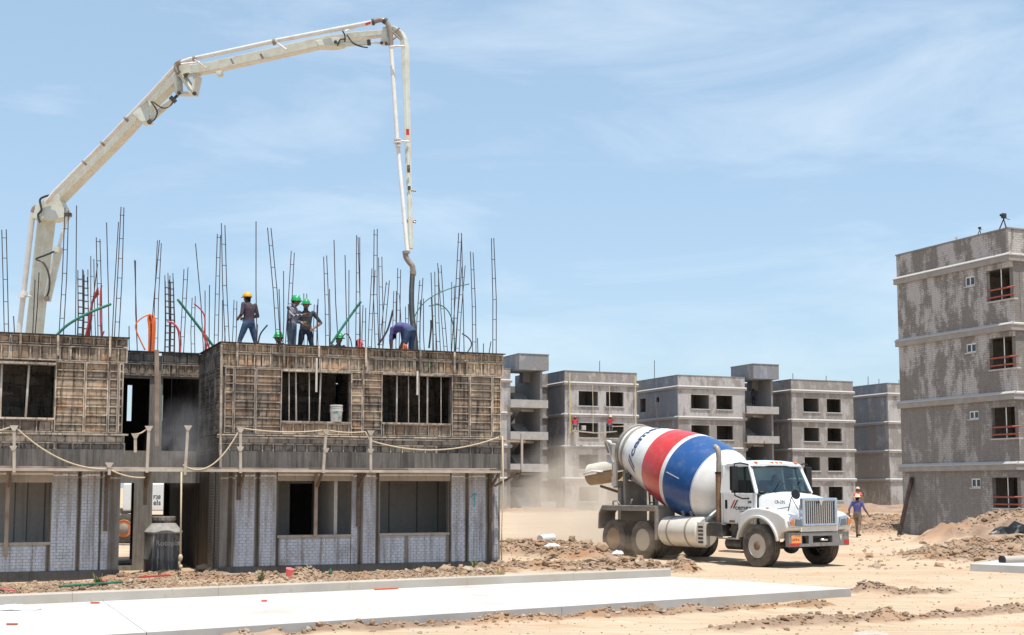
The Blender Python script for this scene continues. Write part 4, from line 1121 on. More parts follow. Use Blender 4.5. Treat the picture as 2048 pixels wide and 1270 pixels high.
# ------------------------------------------------------------------ reinforcement bars standing out of the roof
GR = 'starter bars on the formwork roof'
TAGGED = {}
def rebar(px, pt, yt, off, kind, label, ybase=None):
    z0 = ROOF - .1
    # base at the roof slab: find s on the plane at depth off for height z0
    d = ray(px, 690); s0, _ = F(px, 690, off); s1, z1 = F(pt, yt, off)
    a = Lw(s0, off, z0); b = Lw(s1, off, z1)
    m = MB()
    bow = V((rnd.uniform(-.03,.03), 0, 0))
    mid = a.lerp(b, .5) + bow
    if kind == 'S':
        m.tube([a, mid, b], .0125, 5)
    else:
        w = .095 if kind == 'P' else .13
        ux = U3*(w/2)
        tw = rnd.uniform(-.02, .03)
        for sgn in (-1, 1):
            m.tube([a+ux*sgn, mid+ux*sgn*(1+tw), b+ux*sgn*rnd.uniform(.6,1.15)-V((0,0,rnd.uniform(0,.12)))], .0115, 5)
            if kind == 'C': m.tube([a+ux*sgn+V3*w, mid+ux*sgn+V3*w, b+ux*sgn+V3*w+V((0,0,.1))], .0115, 5)
        L_ = (b-a).length; st = .5 if kind == 'P' else .17
        k = .15
        while k < L_-.12:
            p = a.lerp(b, k/L_) + bow*(1-abs(2*k/L_-1))
            m.tube([p-ux*1.15, p+ux*1.15], .008, 4, cap=False)
            if kind == 'C': m.tube([p-ux*1.15+V3*w, p+ux*1.15+V3*w], .008, 4, cap=False); m.tube([p+ux*1.1, p+ux*1.1+V3*w], .008, 4, cap=False)
            k += st*rnd.uniform(.9,1.1)
    nm = {'S':'reinforcing_bar','P':'reinforcing_ladder','C':'reinforcing_cage'}[kind]
    return tag(m.build(nm, 'rebar'), label, 'rebar', GR)
BARS = [
 (14,8,450,2.0,'P','leftmost tied pair of rebars at the picture edge'),
 (27,27,632,1.5,'S','short single rebar right of the leftmost pair'),
 (68,78,545,1.2,'S','thin rebar standing in front of the lowest boom section'),
 (64,70,560,1.6,'S','second thin rebar in front of the lowest boom section'),
 (121,133,413,1.0,'P','tall tied rebars just right of the lowest boom section'),
 (151,153,411,3.0,'S','tall slender single rebar between the boom base and green pipe'),
 (161,162,547,2.4,'C','left one of two short square rebar cages behind the green pipe'),
 (169,171,545,4.0,'C','right one of two short square rebar cages behind the green pipe'),
 (190,184,511,4.5,'P','tied rebars beside the dark red conduits on the left roof'),
 (177,195,527,2.2,'S','leaning single rebar crossing the dark red conduits'),
 (201,197,471,1.4,'P','close pair of rebars right of the dark red conduits'),
 (219,213,445,2.8,'S','single rebar leaning left near the right corner of the left roof'),
 (223,237,444,3.2,'S','single rebar leaning right behind the tallest left pair'),
 (232,245,412,.5,'P','tallest tied rebars at the right corner of the left roof'),
 (260,258,652,3.4,'S','stubby rebar at the left of the recess roof'),
 (276,269,520,4.2,'S','left single rebar above the recess'),
 (277,271,521,4.6,'S','bar paired closely with the left rebar above the recess'),
 (299,319,480,3.6,'S','bar leaning right above the orange conduits'),
 (312,319,478,4.0,'P','tied bars meeting a leaning bar above the orange conduits'),
 (336,336,557,4.5,'C','left square rebar cage above the recess'),
 (345,342,552,5.5,'C','right square rebar cage above the recess'),
 (363,372,532,3.6,'P','tied rebars right of the pink conduit'),
 (388,388,592,5.0,'P','thin short pair of rebars left of the block corner'),
 (409,391,487,3.4,'S','long single rebar leaning left near the block corner'),
 (410,410,581,5.2,'S','thin straight rebar right behind the long leaning one'),
 (419,419,570,3.6,'S','medium single rebar standing at the block corner'),
 (432,438,462,2.2,'P','close pair of rebars left of the man in the yellow cap'),
 (456,447,443,.7,'P','tall tied rebars nearest the left of the man in the yellow cap'),
 (442,445,600,5.0,'S','faint thin rebar behind the tall pair left of the yellow cap'),
 (450,450,655,1.0,'S','stubby bar at the foot of the tall pair by the yellow cap'),
 (466,471,595,4.6,'P','short thin pair in front of the hands of the man in the yellow cap'),
 (515,512,443,1.6,'S','tall single rebar just right of the man in the yellow cap'),
 (559,538,450,.9,'P','tall tied rebars leaning left between the yellow cap and green helmets'),
 (565,567,542,3.8,'S','thin single rebar left of the striped shirt man'),
 (563,558,578,2.0,'S','short greenish bar beside the tall leaning pair'),
 (572,586,499,3.2,'P','tied rebars rising behind the striped shirt man'),
 (611,610,582,4.8,'P','short thin pair just above the second green helmet'),
 (628,631,605,4.5,'P','short pair beside the elbow of the man with hand on hip'),
 (637,636,598,.4,'S','straight bar right of the man with hand on hip'),
 (656,651,506,1.4,'P','tied rebars left of the long leaning single bars'),
 (660,659,578,3.6,'S','short bar paired beside the tied rebars left of the crouched helmet'),
 (679,668,480,1.8,'S','long single rebar leaning left above the crouched green helmet'),
 (696,690,510,2.6,'S','single rebar leaning left right of the crouched helmet'),
 (698,698,540,4.4,'S','thin straight bar right of the crouched helmet'),
 (715,717,468,1.0,'P','tall tied rebars over the dark haired head'),
 (722,716,474,3.0,'S','single bar splaying from the tall pair over the dark haired head'),
 (728,729,610,2.2,'P','short pair right of the dark haired head'),
 (738,747,533,4.0,'P','medium pair leaning right in the middle of the right roof'),
 (755,751,457,.8,'P','tallest tied rebars left of the bending man'),
 (762,760,512,3.0,'P','medium tied rebars left of the bending man'),
 (759,776,555,2.0,'P','tied rebars leaning right toward the bending man'),
 (790,790,581,5.2,'P','short thin pair above the back of the bending man'),
 (794,798,536,4.0,'P','medium pair above the bending man'),
 (806,799,590,4.6,'S','thin bar leaning left above the bending man'),
 (812,814,607,5.0,'P','thin short pair directly left of the hose'),
 (836,842,552,2.0,'P','tied rebars directly right of the hose'),
 (842,841,600,4.0,'S','thin bar behind the pair right of the hose'),
 (851,847,597,3.0,'S','single bar below the green arc right of the hose'),
 (868,862,545,2.4,'S','single rebar leaning left right of the hose'),
 (869,866,590,4.0,'P','thin pair under the long green arc'),
 (879,873,535,1.6,'P','tied rebars in the middle under the long green arc'),
 (895,879,524,2.8,'P','leaning tied rebars crossing the long green arc'),
 (906,906,563,4.4,'P','medium pair behind the tall right leaning rebars'),
 (905,920,465,1.0,'P','tall right leaning tied rebars near the right end'),
 (913,927,527,3.2,'P','shorter right leaning tied rebars near the right end'),
 (929,923,466,2.2,'S','single bar leaning left near the right end'),
 (949,944,500,1.4,'P','pair second from the right end of the roof'),
 (955,955,676,2.4,'S','stub left of the rightmost rebars'),
 (967,967,687,3.0,'S','tiny stub between the two rightmost pairs'),
 (978,982,683,1.2,'S','slanting stub beside the rightmost rebars'),
 (989,985,473,.5,'P','rightmost tied rebars at the building corner'),
]
for b in BARS: rebar(*b)
def pipe(pts, off, r, mat, name, label, cat='conduit', group=None, smooth=True):
    q = [Lw(F(x,y,o_ if isinstance(off,(list,tuple)) else off)[0], off if not isinstance(off,(list,tuple)) else o_, F(x,y,off if not isinstance(off,(list,tuple)) else o_)[1]) for (x,y), o_ in zip(pts, off if isinstance(off,(list,tuple)) else [off]*len(pts))]
    # smooth by Catmull-Rom
    s = []
    for i in range(len(q)-1):
        p0, p1, p2, p3 = q[max(i-1,0)], q[i], q[i+1], q[min(i+2,len(q)-1)]
        for k in range(6):
            t = k/6
            s.append(0.5*((2*p1)+(p2-p0)*t+(2*p0-5*p1+4*p2-p3)*t*t+(3*p1-p0-3*p2+p3)*t**3))
    s.append(q[-1])
    m = MB(); m.tube(s, r, 7); return tag(m.build(name, mat, None, smooth=True), label, cat, group)
pipe([(108,676),(135,650),(175,627),(222,608)], 1.0, .032, 'green_plastic', 'plastic_pipe', 'green pipe curving up to the right over the left roof', 'pipe')
pipe([(355,598),(395,650),(428,694)], 3.2, .035, 'green_plastic', 'plastic_pipe', 'straight dark green pipe leaning left above the recess', 'pipe')
pipe([(662,688),(695,640),(722,603)], 1.2, .032, 'green_plastic', 'plastic_pipe', 'straight green pipe slanting over the crouched green helmet', 'pipe')
pipe([(826,645),(836,620),(860,596),(900,577),(938,568)], 2.0, .014, 'green_plastic', 'plastic_pipe', 'long thin green arc reaching right from the hose', 'pipe')
pipe([(858,612),(880,610),(898,625),(907,655),(909,700)], 2.6, .016, 'green_plastic', 'plastic_pipe', 'short green arc bending down near the right leaning rebars', 'pipe')
pipe([(924,667),(938,677),(943,690),(934,706)], 1.2, .016, 'dark_plastic', 'plastic_pipe', 'small dark hooked pipe near the right end of the roof', 'pipe')
pipe([(516,690),(521,668),(535,650)], 1.2, .02, 'dark_plastic', 'plastic_pipe', 'short dark bent pipe behind the yellow capped man', 'pipe')
pipe([(756,690),(775,660),(786,620)], 1.5, .026, 'dark_plastic', 'plastic_pipe', 'dark pipe slanting beside the bending man', 'pipe')
pipe([(672,694),(690,668),(700,676),(704,694)], 2.0, .014, 'dark_plastic', 'plastic_pipe', 'thin dark hoop right of the crouched green helmet', 'pipe')
pipe([(858,696),(862,660),(862,640)], 1.0, .024, 'dark_plastic', 'plastic_pipe', 'dark stub pipe right of the hose on the roof', 'pipe')
def bundle(name, label, strands, mat, root_px, off):
    b = thing(name, label, 'conduit', Lw(F(root_px,690,off)[0], off, ROOF))
    for i, pts in enumerate(strands):
        q = [Lw(F(x,y,off+.04*i)[0], off+.04*i, F(x,y,off+.04*i)[1]) - b.location for (x,y) in pts]
        s = []
        for k in range(len(q)-1):
            p0, p1, p2, p3 = q[max(k-1,0)], q[k], q[k+1], q[min(k+2,len(q)-1)]
            for j in range(6):
                t = j/6; s.append(0.5*((2*p1)+(p2-p0)*t+(2*p0-5*p1+4*p2-p3)*t*t+(3*p1-p0-3*p2+p3)*t**3))
        s.append(q[-1]); m = MB(); m.tube(s, .019, 6); m.build('strand', mat, b, smooth=True)
bundle('conduit_bundle', 'bright orange corrugated conduits drooping over above the recess',
  [[(297+i*1.6,712),(298+i*1.8,660),(296+i*2,635+abs(i-2)),(300+i*2,629+i),(305+i*1.3,650),(303+i*1.0,712)] for i in range(5)] + [[(290,700),(274,665),(272,648),(285,635),(299,629)]], 'orange_plastic', 300, 3.6)
bundle('conduit_bundle', 'pink conduit arching over beside the square rebar cages', [[(334,643),(345,645),(357,658),(362,680),(360,712)], [(336,644),(347,648),(356,662),(359,690),(358,712)]], 'pink_plastic', 358, 3.8)
bundle('conduit_bundle', 'dark red conduits tied in a sheaf on the left roof', [[(170+i*2,676),(178+i*1.5,640),(184+i*.5,605),(196+i*.6,575+i*4)] for i in range(4)], 'red_plastic', 178, 2.4)
bundle('conduit_bundle', 'thin dark red conduit right of the sheaf on the left roof', [[(203,676),(201,640),(201,590),(203,570)], [(203,676),(208,662)]], 'red_plastic', 203, 2.0)
bundle('conduit_bundle', 'red conduits splayed at the block corner by the dark green pipe', [[(411,700),(410,680),(404,664)], [(412,700),(414,682),(408,668)], [(418,697),(413,680),(404,664)],[(408,672),(410,640),(404,622),(388,607)]], 'red_plastic', 411, 2.9)
bundle('conduit_bundle', 'orange conduit ends at the feet of the bending man', [[(806,702),(808,688),(811,697)],[(808,702),(812,690),(815,700)]], 'orange_plastic', 808, 1.2)
bundle('conduit_bundle', 'red conduit behind the legs of the man in the yellow cap', [[(513,694),(514,670),(515,648)],[(514,694),(512,672),(505,645)]], 'red_plastic', 514, 4.6)
bundle('conduit_bundle', 'pale red conduit ends beside the dark haired head', [[(718,695),(716,684),(720,676)],[(721,695),(722,682),(726,690)]], 'pink_plastic', 720, 1.8)
# ------------------------------------------------------------------ concrete mixer truck
def paint(name, c, rough=.32, dust=.35, dust_bounce_col=(0.46,0.37,0.27), low=None):
    t = NT(name); v = t.coord(False)
    k = t.mix(t.ramp(t.noise(v, 2.0, 5, .6), .3, .7), tuple(x*.93 for x in c), c)
    d = t.ramp(t.noise(v, 3.5, 8, .72), .62-dust*.3, .85, 0, .8)
    if low:
        z = t.n('SeparateXYZ', Vector=v).outputs[2]
        d = t.math('MAXIMUM', d, t.mul(t.ramp(z, low[1], low[0]), t.ramp(t.noise(v, 5, 6, .7), .25, .6, .35, .95)))
    k = t.mix(d, k, dust_bounce_col)
    t.b.inputs['Coat Weight'].default_value = .3; t.b.inputs['Coat Roughness'].default_value = .15
    return t.out(k, rough, 0, .5)
paint('truck_white', (0.74,0.75,0.75), .32, .32, (0.56,0.50,0.42), low=(.75,1.5)); paint('drum_white', (0.74,0.74,0.72), .38, .42, (0.52,0.47,0.40))
paint('drum_red', (0.56,0.028,0.025), .36, .42, (0.45,0.17,0.13)); paint('drum_blue', (0.012,0.075,0.25), .32, .42, (0.15,0.18,0.27))
paint('dusty_steel', (0.22,0.20,0.18), .6, .75); paint('dusty_dark', (0.045,0.043,0.04), .6, .45, (0.26,0.205,0.15)); paint('dusty_tank', (0.66,0.62,0.55), .35, .45)
paint('chute_cream', (0.62,0.56,0.47), .6, .4); paint('chute_brown', (0.36,0.25,0.14), .7, .6)
paint('bumper_metal', (0.20,0.19,0.185), .4, .35); paint('logo_blue', (0.02,0.03,0.13), .4, .02); paint('logo_dark', (0.02,0.02,0.035), .4, .02)
paint('rubber', (0.035,0.033,0.031), .85, .9, (0.25,0.19,0.14)); paint('rim_steel', (0.46,0.42,0.37), .5, .55); paint('rim_dusty', (0.30,0.20,0.12), .8, .8, (0.42,0.27,0.15))
plain('mirror_black', (0.012,0.012,0.013), .35, var=.1); plain('lamp_orange', (0.58,0.19,0.05), .25, var=.1); plain('exhaust_rust', (0.20,0.115,0.07), .75, var=.35, sc=4)
t = NT('chrome'); t.out((0.68,0.70,0.73), .16, 1.0); t = NT('lamp_lens'); t.out((0.10,0.13,0.16), .08, 0, .8); plain('chrome_blue', (0.50,0.56,0.64), .22, .75, var=.1)  # the bluish chrome has its reflections put into the base colour
plain('seat_dark', (0.03,0.03,0.035), .8); plain('plate_orange', (0.75,0.33,0.10), .5, var=.1); plain('plate_red', (0.5,0.03,0.03), .5)
def glass(name, tint, gl):
    t = NT(name); tr = t.n('BsdfTransparent', Color=(*tint, 1)); gs = t.n('BsdfGlossy', Color=(.9,.95,1,1), Roughness=.03)
    mx_ = t.n('MixShader', Fac=gl, i1=tr.outputs[0], i2=gs.outputs[0]); t.t.links.new(mx_.outputs[0], t.o.inputs['Surface'])
glass('screen_glass', (0.62,0.80,0.80), .12); glass('side_glass', (0.25,0.36,0.33), .15)
HX = V((.546, -.837, 0)).normalized()
TO = V((7.23, 33.97, hgt(7.23, 33.97)[0]))
TK = thing('concrete_mixer_truck', 'white concrete mixer truck with a red, white and blue striped drum', 'truck', TO, atan2(HX.y, HX.x))
def wheel(x, y, w, rear=False, side=-1):
    r = .545; prof = []
    h = w/2
    for rr, tt in ((.30,-h*.86),(.36,-h*.98),(.46,-h),(.515,-h*.93),(.54,-h*.80),(r,-h*.62),(r,-h*.50),(r-.022,-h*.46),(r-.022,-h*.40),(r,-h*.36),(r,-h*.06),(r-.022,-h*.03),(r-.022,h*.03),(r,h*.06),(r,h*.36),(r-.022,h*.40),(r-.022,h*.46),(r,h*.50),(r,h*.62),(.54,h*.80),(.515,h*.93),(.46,h),(.36,h*.98),(.30,h*.86)):
        prof.append((rr, tt))
    m = MB(); m.lathe(prof, 48, (0,0,0), (0,1,0), cap=False)
    wo = m.build('wheel', 'rubber', TK, auto=35); wo.location = (x, y, r-.015)
    s = side
    m = MB()   # rim dish; outward is s*y
    if not rear: pr = [(.31,h*.9),(.30,h*.95),(.285,h*.8),(.26,h*.55),(.22,h*.62),(.15,h*.72),(.09,h*.75)]
    else: pr = [(.31,h*.9),(.30,h*.95),(.285,h*.7),(.265,.0),(.25,-.08),(.16,-.10),(.13,-.06)]
    m.lathe(pr, 32, (0,0,0), (0,s,0), cap=True); m.build('rim', 'rim_dusty' if rear == 2 else 'rim_steel', wo, auto=40)
    m = MB(); m.lathe([(.115,h*.3),(.115,h*.95),(.09,h*1.05),(.05,h*1.08)] if not rear else [(.12,-.12),(.11,h*.35),(.07,h*.42)], 20, (0,0,0), (0,s,0)); m.build('hub', 'dusty_steel' if rear == 1 else 'exhaust_rust', wo, auto=40)
    if not rear:
        for k in range(10):
            a = 2*pi*k/10; m = MB(); m.lathe([(.032,h*.4),(.032,h*.735),(.026,h*.75)], 8, (.19*cos(a),0,.19*sin(a)), (0,s,0)); m.build('rim_hole', 'mirror_black', wo)  # black studs stand for the dark holes of the rim
    return wo
wheel(0, -1.05, .34); wheel(0, 1.05, .34, side=1)
for x, rr in ((-4.62,1),(-5.98,2)):
    wheel(x, -1.06, .30, rr); wheel(x, 1.06, .30, rr, 1)
    for sy in (-1, 1): m = MB(); m.lathe([(.30,-.13),(.46,-.14),(.545,-.1),(.545,.1),(.46,.14),(.30,.13)], 32, (x, sy*.72, .53), (0,1,0)); m.build('inner_wheel', 'rubber', TK, auto=35)
m = MB(); [m.box(-6.6, sy*.42-.05, .74, .95, sy*.42+.05, 1.02) for sy in (-1,1)]; m.box(-6.6,-.37,.8,-6.45,.37,1.0); m.box(-2.0,-.37,.8,-1.85,.37,1.0); m.build('chassis_frame', 'dusty_dark', TK)
for x in (-4.62,-5.98,0): m = MB(); m.tube([(x,-.95,.52),(x,.95,.52)], .09, 12); m.ball((x,0,.52), (.22,.24,.22)); m.build('axle', 'dusty_dark', TK)
# bonnet: lofted shell
def loft(secs, name, mat, bevel=0, closed=True):
    m = MB(); n = len(secs[0]); vs = [p for s_ in secs for p in s_]
    fs = [(i*n+k, i*n+(k+1)%n, (i+1)*n+(k+1)%n, (i+1)*n+k) for i in range(len(secs)-1) for k in range(n)]
    fs += [tuple(range(n))[::-1], tuple((len(secs)-1)*n+k for k in range(n))]
    m.add(vs, fs); o = m.build(name, mat, TK, bevel=bevel, segs=3, auto=40)
    return o
def bsec(x, hw, zt, zs, zb):   # bonnet cross section
    return [(x,-hw,zb),(x,-hw,zs-.06),(x,-hw+.05,zs),(x,-hw*.62,zt-.035),(x,-hw*.3,zt-.008),(x,0,zt),(x,hw*.3,zt-.008),(x,hw*.62,zt-.035),(x,hw-.05,zs),(x,hw,zs-.06),(x,hw,zb)]
loft([bsec(-.22,.90,1.91,1.80,1.05), bsec(.1,.86,1.88,1.76,1.05), bsec(.45,.78,1.84,1.70,1.05), bsec(.75,.70,1.78,1.62,1.05), bsec(.92,.64,1.73,1.55,1.05)], 'bonnet', 'truck_white')
# wings over the front wheels
arch = [(.70*cos(R(a)), .54+.70*sin(R(a))) for a in range(14, 167, 8)]
outl = [(-.72,.78),(-.73,1.1),(-.62,1.33),(-.35,1.46),(0,1.49),(.4,1.45),(.75,1.36),(.97,1.24),(1.02,1.02),(.98,.93),(.80,.88)]
poly = outl + [(p[0], p[1]) for p in arch]
for sy in (-1, 1):
    m = MB(); m.prism(poly, (0, -sy*.52, 0), (0, sy*1.17, 0), (1,0,0), (0,0,1)); m.build('wing', 'truck_white', TK, bevel=.055, segs=3, auto=45)
    m = MB(); m.prism([(p[0]*1.0, p[1]) for p in [(.70*cos(R(a)), .54+.70*sin(R(a))) for a in range(10, 171, 8)] + [(.765*cos(R(a)), .54+.765*sin(R(a))) for a in range(170, 9, -8)]], (0, sy*.07, 0), (0, sy*1.155, 0), (1,0,0), (0,0,1)); m.build('arch_trim', 'truck_white', TK, bevel=.015)
    # headlamp cluster
    hl_ = MB(); hl_.prism([(-.0,.0),(.40,.02),(.46,.16),(.30,.30),(.06,.26)], (-.12,0,0), (1.055, sy*.66, 1.0), (0, sy, 0), (0,0,1)); ho = hl_.build('headlamp', 'chrome_blue', TK, bevel=.02)
    m = MB(); m.prism([(.03,.03),(.24,.05),(.22,.22),(.07,.20)], (.02,0,0), (1.06, sy*.66, 1.0), (0, sy, 0), (0,0,1)); m.build('lens', 'lamp_lens', ho, bevel=.008)
    m = MB(); m.prism([(.28,.05),(.40,.07),(.43,.16),(.30,.24)], (.016,0,0), (1.06, sy*.66, 1.0), (0, sy, 0), (0,0,1)); m.build('indicator', 'lamp_orange', ho)
    m = MB(); m.ball((.25, sy*1.06, 1.485), (.05,.035,.022), 10, 6); m.build('side_marker', 'lamp_orange', TK, smooth=True)
# grille
GX = .93
m = MB()
for y0, z0, y1, z1 in ((-.62,1.04,-.53,1.74),(.53,1.04,.62,1.74),(-.53,1.66,.53,1.745),(-.53,1.04,.53,1.10)): m.box(GX, y0, z0, GX+.13, y1, z1)
gr = m.build('grille_surround', 'chrome_blue', TK, bevel=.03, segs=3)
m = MB(); m.box(GX-.005, -.53, 1.1, GX+.02, .53, 1.66); m.build('grille_back', 'mirror_black', gr)
for i in range(14):
    y = -.49 + .98*i/13; m = MB(); m.prism([(-.018,0),(.018,0),(.010,.04),(-.010,.04)], (0,0,.555), (GX+.03, y, 1.102), (0,1,0), (1,0,0)); m.build('grille_bar', 'chrome', gr)
m = MB(); m.prism([(-.09,.04),(0,-.10),(.09,.04),(0,.07)], (.02,0,0), (GX+.132, 0, 1.66), (0,1,0), (0,0,1)); m.build('badge', 'chrome', gr)
m = MB(); m.box(.86, -.66, .90, 1.0, .66, 1.035); m.box(1.0,-.40,.955,1.006,.40,.985); m.build('valance', 'truck_white', TK, bevel=.01)
# bumper
bm = MB(); bm.v = []; 
t_ = MB(); t_.wall(-1.08, 1.06, .53, .88, 0, .12, [(-.62,-.38,.60,.80),(-.24,.46,.62,.79)])
t_.v = [(1.17 - p[1], p[0], p[2]) for p in t_.v]; bo = t_.build('bumper', 'bumper_metal', TK); bo.location.x = -.17
m = MB(); m.box(1.03,-1.09,.54,1.045,1.07,.87); m.build('bumper_back', 'mirror_black', bo)
m = MB(); m.box(1.172,-1.00,.62,1.18,-.66,.82); m.build('licence_plate', 'plate_orange', bo)
m = MB(); m.box(1.172,-1.06,.55,1.179,-.72,.61); m.build('red_sticker', 'plate_red', bo)
m = MB(); m.box(1.172,.88,.56,1.179,1.06,.68); m.build('red_sticker', 'plate_red', bo)
m = MB(); m.prism([(-.06,.1),(.06,.1),(.0,-.07)], (.006,0,0), (1.172,.76,.72), (0,1,0), (0,0,1)); m.build('sticker', 'truck_white', bo)
m = MB(); m.tube([(1.1,.0,.70),(1.22,.05,.69),(1.26,.15,.69),(1.22,.24,.69),(1.1,.26,.70)], .025, 8); m.build('tow_hook', 'chrome', bo, smooth=True)
tx = text_mb('LGTP-6', .075, .003); tx.v = [(1.182, -.99+p[0]*1.1, .68+p[1]) for p in tx.v]; tx.build('plate_text', 'plate_red', bo)
# cab
CB = MB()
CB.prism([(-1.52,1.06),(-.22,1.06),(-.20,1.86),(-1.52,1.86)], (0,.05,0), (0,-1.02,0), (1,0,0), (0,0,1)); cab = CB.build('cab', 'truck_white', TK, bevel=.012)
m = MB(); m.prism([(-1.52,1.06),(-.22,1.06),(-.20,1.86),(-1.52,1.86)], (0,-.05,0), (0,1.02,0), (1,0,0), (0,0,1)); m.build('door', 'truck_white', cab, bevel=.012)
m = MB(); m.box(-1.55,-.97,1.06,-1.47,.97,2.60); m.build('rear_panel', 'truck_white', cab)
m = MB(); m.box(-1.47,-.97,1.06,-.2,.97,1.12); m.build('cab_floor', 'dusty_dark', cab)
for sy in (-1, 1):
    m = MB(); m.prism([(-1.55,1.86),(-1.16,1.86),(-1.18,2.56),(-1.55,2.56)], (0,-sy*.06,0), (0,sy*1.02,0), (1,0,0), (0,0,1))
    m.v = [(p[0], p[1]-sy*.09*max(0,(p[2]-1.86)/.7), p[2]) for p in m.v]; m.build('rear_pillar', 'truck_white', cab, bevel=.01)
    m = MB(); m.beam((-.205,sy*.985,1.85),(-.53,sy*.90,2.57), .10,.06, up=(0,1,0)); m.build('front_pillar', 'truck_white', cab, bevel=.015)
    m = MB(); m.beam((-.60,sy*.995,1.86),(-.72,sy*.915,2.55), .045,.035, up=(0,1,0)); m.build('vent_bar', 'mirror_black', cab)
    m = MB(); m.add([(-1.16,sy*.99,1.86),(-.24,sy*.985,1.86),(-.53,sy*.905,2.55),(-1.18,sy*.91,2.55)], [(0,1,2,3)]); m.build('side_window', 'side_glass', cab)
    m = MB(); m.beam((-.62,sy*1.0,1.87),(-.28,sy*.995,1.87), .03,.03); m.beam((-.28,sy*.995,1.87),(-.52,sy*.915,2.54), .03,.03,up=(0,1,0)); m.beam((-.52,sy*.915,2.54),(-.72,sy*.918,2.54), .03,.03); m.build('window_seal', 'mirror_black', cab)
def rsec(x, hw, zt, zb): return [(x,-hw,zb),(x,-hw,zt-.09),(x,-hw+.06,zt-.03),(x,-hw*.6,zt-.004),(x,0,zt+.01),(x,hw*.6,zt-.004),(x,hw-.06,zt-.03),(x,hw,zt-.09),(x,hw,zb)]
o = loft([rsec(-1.56,.92,2.66,2.55), rsec(-1.3,.95,2.72,2.55), rsec(-.85,.95,2.72,2.55), rsec(-.6,.94,2.69,2.55), rsec(-.44,.92,2.63,2.56)], 'roof', 'truck_white'); o.parent = cab
for y in (-.72,-.16,0,.16,.72): m = MB(); m.ball((-.50,y,2.655), (.07,.05,.03), 10, 6); m.build('clearance_lamp', 'lamp_orange', cab, smooth=True)
ws = MB(); N = 8
lo = [(-.20+.10*cos(pi*(i/N-.5)), -.96+1.92*i/N, 1.885) for i in range(N+1)]; hi = [(-.52+.07*cos(pi*(i/N-.5)), -.89+1.78*i/N, 2.56) for i in range(N+1)]
ws.add(lo+hi, [(i, i+1, N+2+i, N+1+i) for i in range(N)]); wso = ws.build('windscreen', 'screen_glass', cab, smooth=True)
m = MB(); m.tube([V(p)+V((.005,0,0)) for p in lo], .022, 6); m.tube([V(p)+V((.01,0,0)) for p in hi], .022, 6); m.build('screen_seal', 'mirror_black', cab, smooth=True)
m = MB(); m.beam((-.02,-.5,1.9),(-.28,-.05,2.2), .015,.02, up=(1,0,0)); m.build('wiper', 'mirror_black', cab); m = MB(); m.beam((-.02,.25,1.9),(-.28,.7,2.2), .015,.02, up=(1,0,0)); m.build('wiper', 'mirror_black', cab)
m = MB(); m.box(-.55,-.92,1.55,-.22,.92,1.84); m.build('dashboard', 'seat_dark', cab, bevel=.05)
for y in (-.45,.45): m = MB(); m.box(-1.25,y-.25,1.3,-.8,y+.25,1.5); m.box(-1.35,y-.25,1.45,-1.2,y+.25,2.2); m.build('seat', 'seat_dark', cab, bevel=.05)
m = MB(); m.tube([(-.62+.07*sin(2*pi*i/20), .45+.23*cos(2*pi*i/20), 1.93+.20*sin(2*pi*i/20)) for i in range(20)], .017, 6, closed=True); m.tube([(-.62,.45,1.93),(-.4,.45,1.75)], .03, 8); m.tube([(-.62,.24,1.93),(-.62,.66,1.93)], .014, 6); m.build('steering_wheel', 'mirror_black', cab, smooth=True)
m = MB(); m.box(-1.36,-1.028,1.45,-1.27,-1.021,1.68); m.build('door_handle', 'mirror_black', cab, bevel=.003)
m = MB(); m.box(-1.20,-1.028,1.10,-1.0,-1.0205,1.15); m.build('step_mark', 'exhaust_rust', cab)
m = MB(); [m.box(x-.004,-1.0225,1.08,x+.004,-1.0205,1.85) for x in (-1.44,-.30)]; m.box(-1.44,-1.0225,1.076,-.30,-1.0205,1.084); m.build('door_gap', 'mirror_black', cab)
def side_text(txt, x, z, h, mat, sx=1.0, y=-1.024, bold=.004, parent=None, shear=0):
    t = text_mb(txt, h, bold, shear, sx=sx); t.v = [(x+p[0], y, z+p[1]) for p in t.v]; return t.build('lettering', mat, parent or cab)
for k in (0, .10): m = MB(); m.prism([(0,0),(.055,0),(.21,.22),(.155,.22)], (0,-.003,0), (-1.17+k,-1.021,1.46), (1,0,0), (0,0,1)); m.build('logo_stroke', 'logo_dark' if k else 'plate_red', cab)
side_text('cemex', -.98, 1.43, .17, 'logo_dark', 1.35); side_text('CONCRETOS', -.82, 1.37, .05, 'logo_dark', 1.1, bold=.001); side_text('248', -.50, 1.60, .09, 'logo_dark', 1.0)
tx = text_mb('CR-295', .12, .003); tx.v = [(.30+p[0]*.9, -.835+.10*p[0]-.04*p[1], 1.60+p[1]*.98) for p in tx.v]
tx.v = [(p[0], p[1]-.02, p[2]) for p in tx.v]; tx.build('lettering', 'logo_dark', TK)
# mirrors
for sy in (-1, 1):
    m = MB(); m.box(-.72, sy*1.34-.11, 1.92, -.60, sy*1.34+.11, 2.56); mo = m.build('door_mirror', 'mirror_black', TK, bevel=.03, segs=3)
    m = MB(); m.box(-.728, sy*1.34-.09, 1.95, -.721, sy*1.34+.09, 2.53); m.build('mirror_face', 'chrome', mo)
    m = MB(); m.tube([(-.45,sy*1.0,1.72),(-.52,sy*1.2,1.72),(-.66,sy*1.32,1.80),(-.66,sy*1.32,1.95)], .02, 7); m.tube([(-.55,sy*.93,2.60),(-.62,sy*1.15,2.64),(-.66,sy*1.32,2.62),(-.66,sy*1.32,2.5)], .02, 7); m.build('mirror_arm', 'mirror_black', mo, smooth=True)
m = MB(); m.lathe([(.02,-.03),(.09,-.025),(.12,.0),(.125,.015),(.12,.02),(.02,.025)], 20, (.98,-.80,1.83), (.75,-.2,.2)); fm = m.build('wing_mirror', 'mirror_black', TK, auto=40)
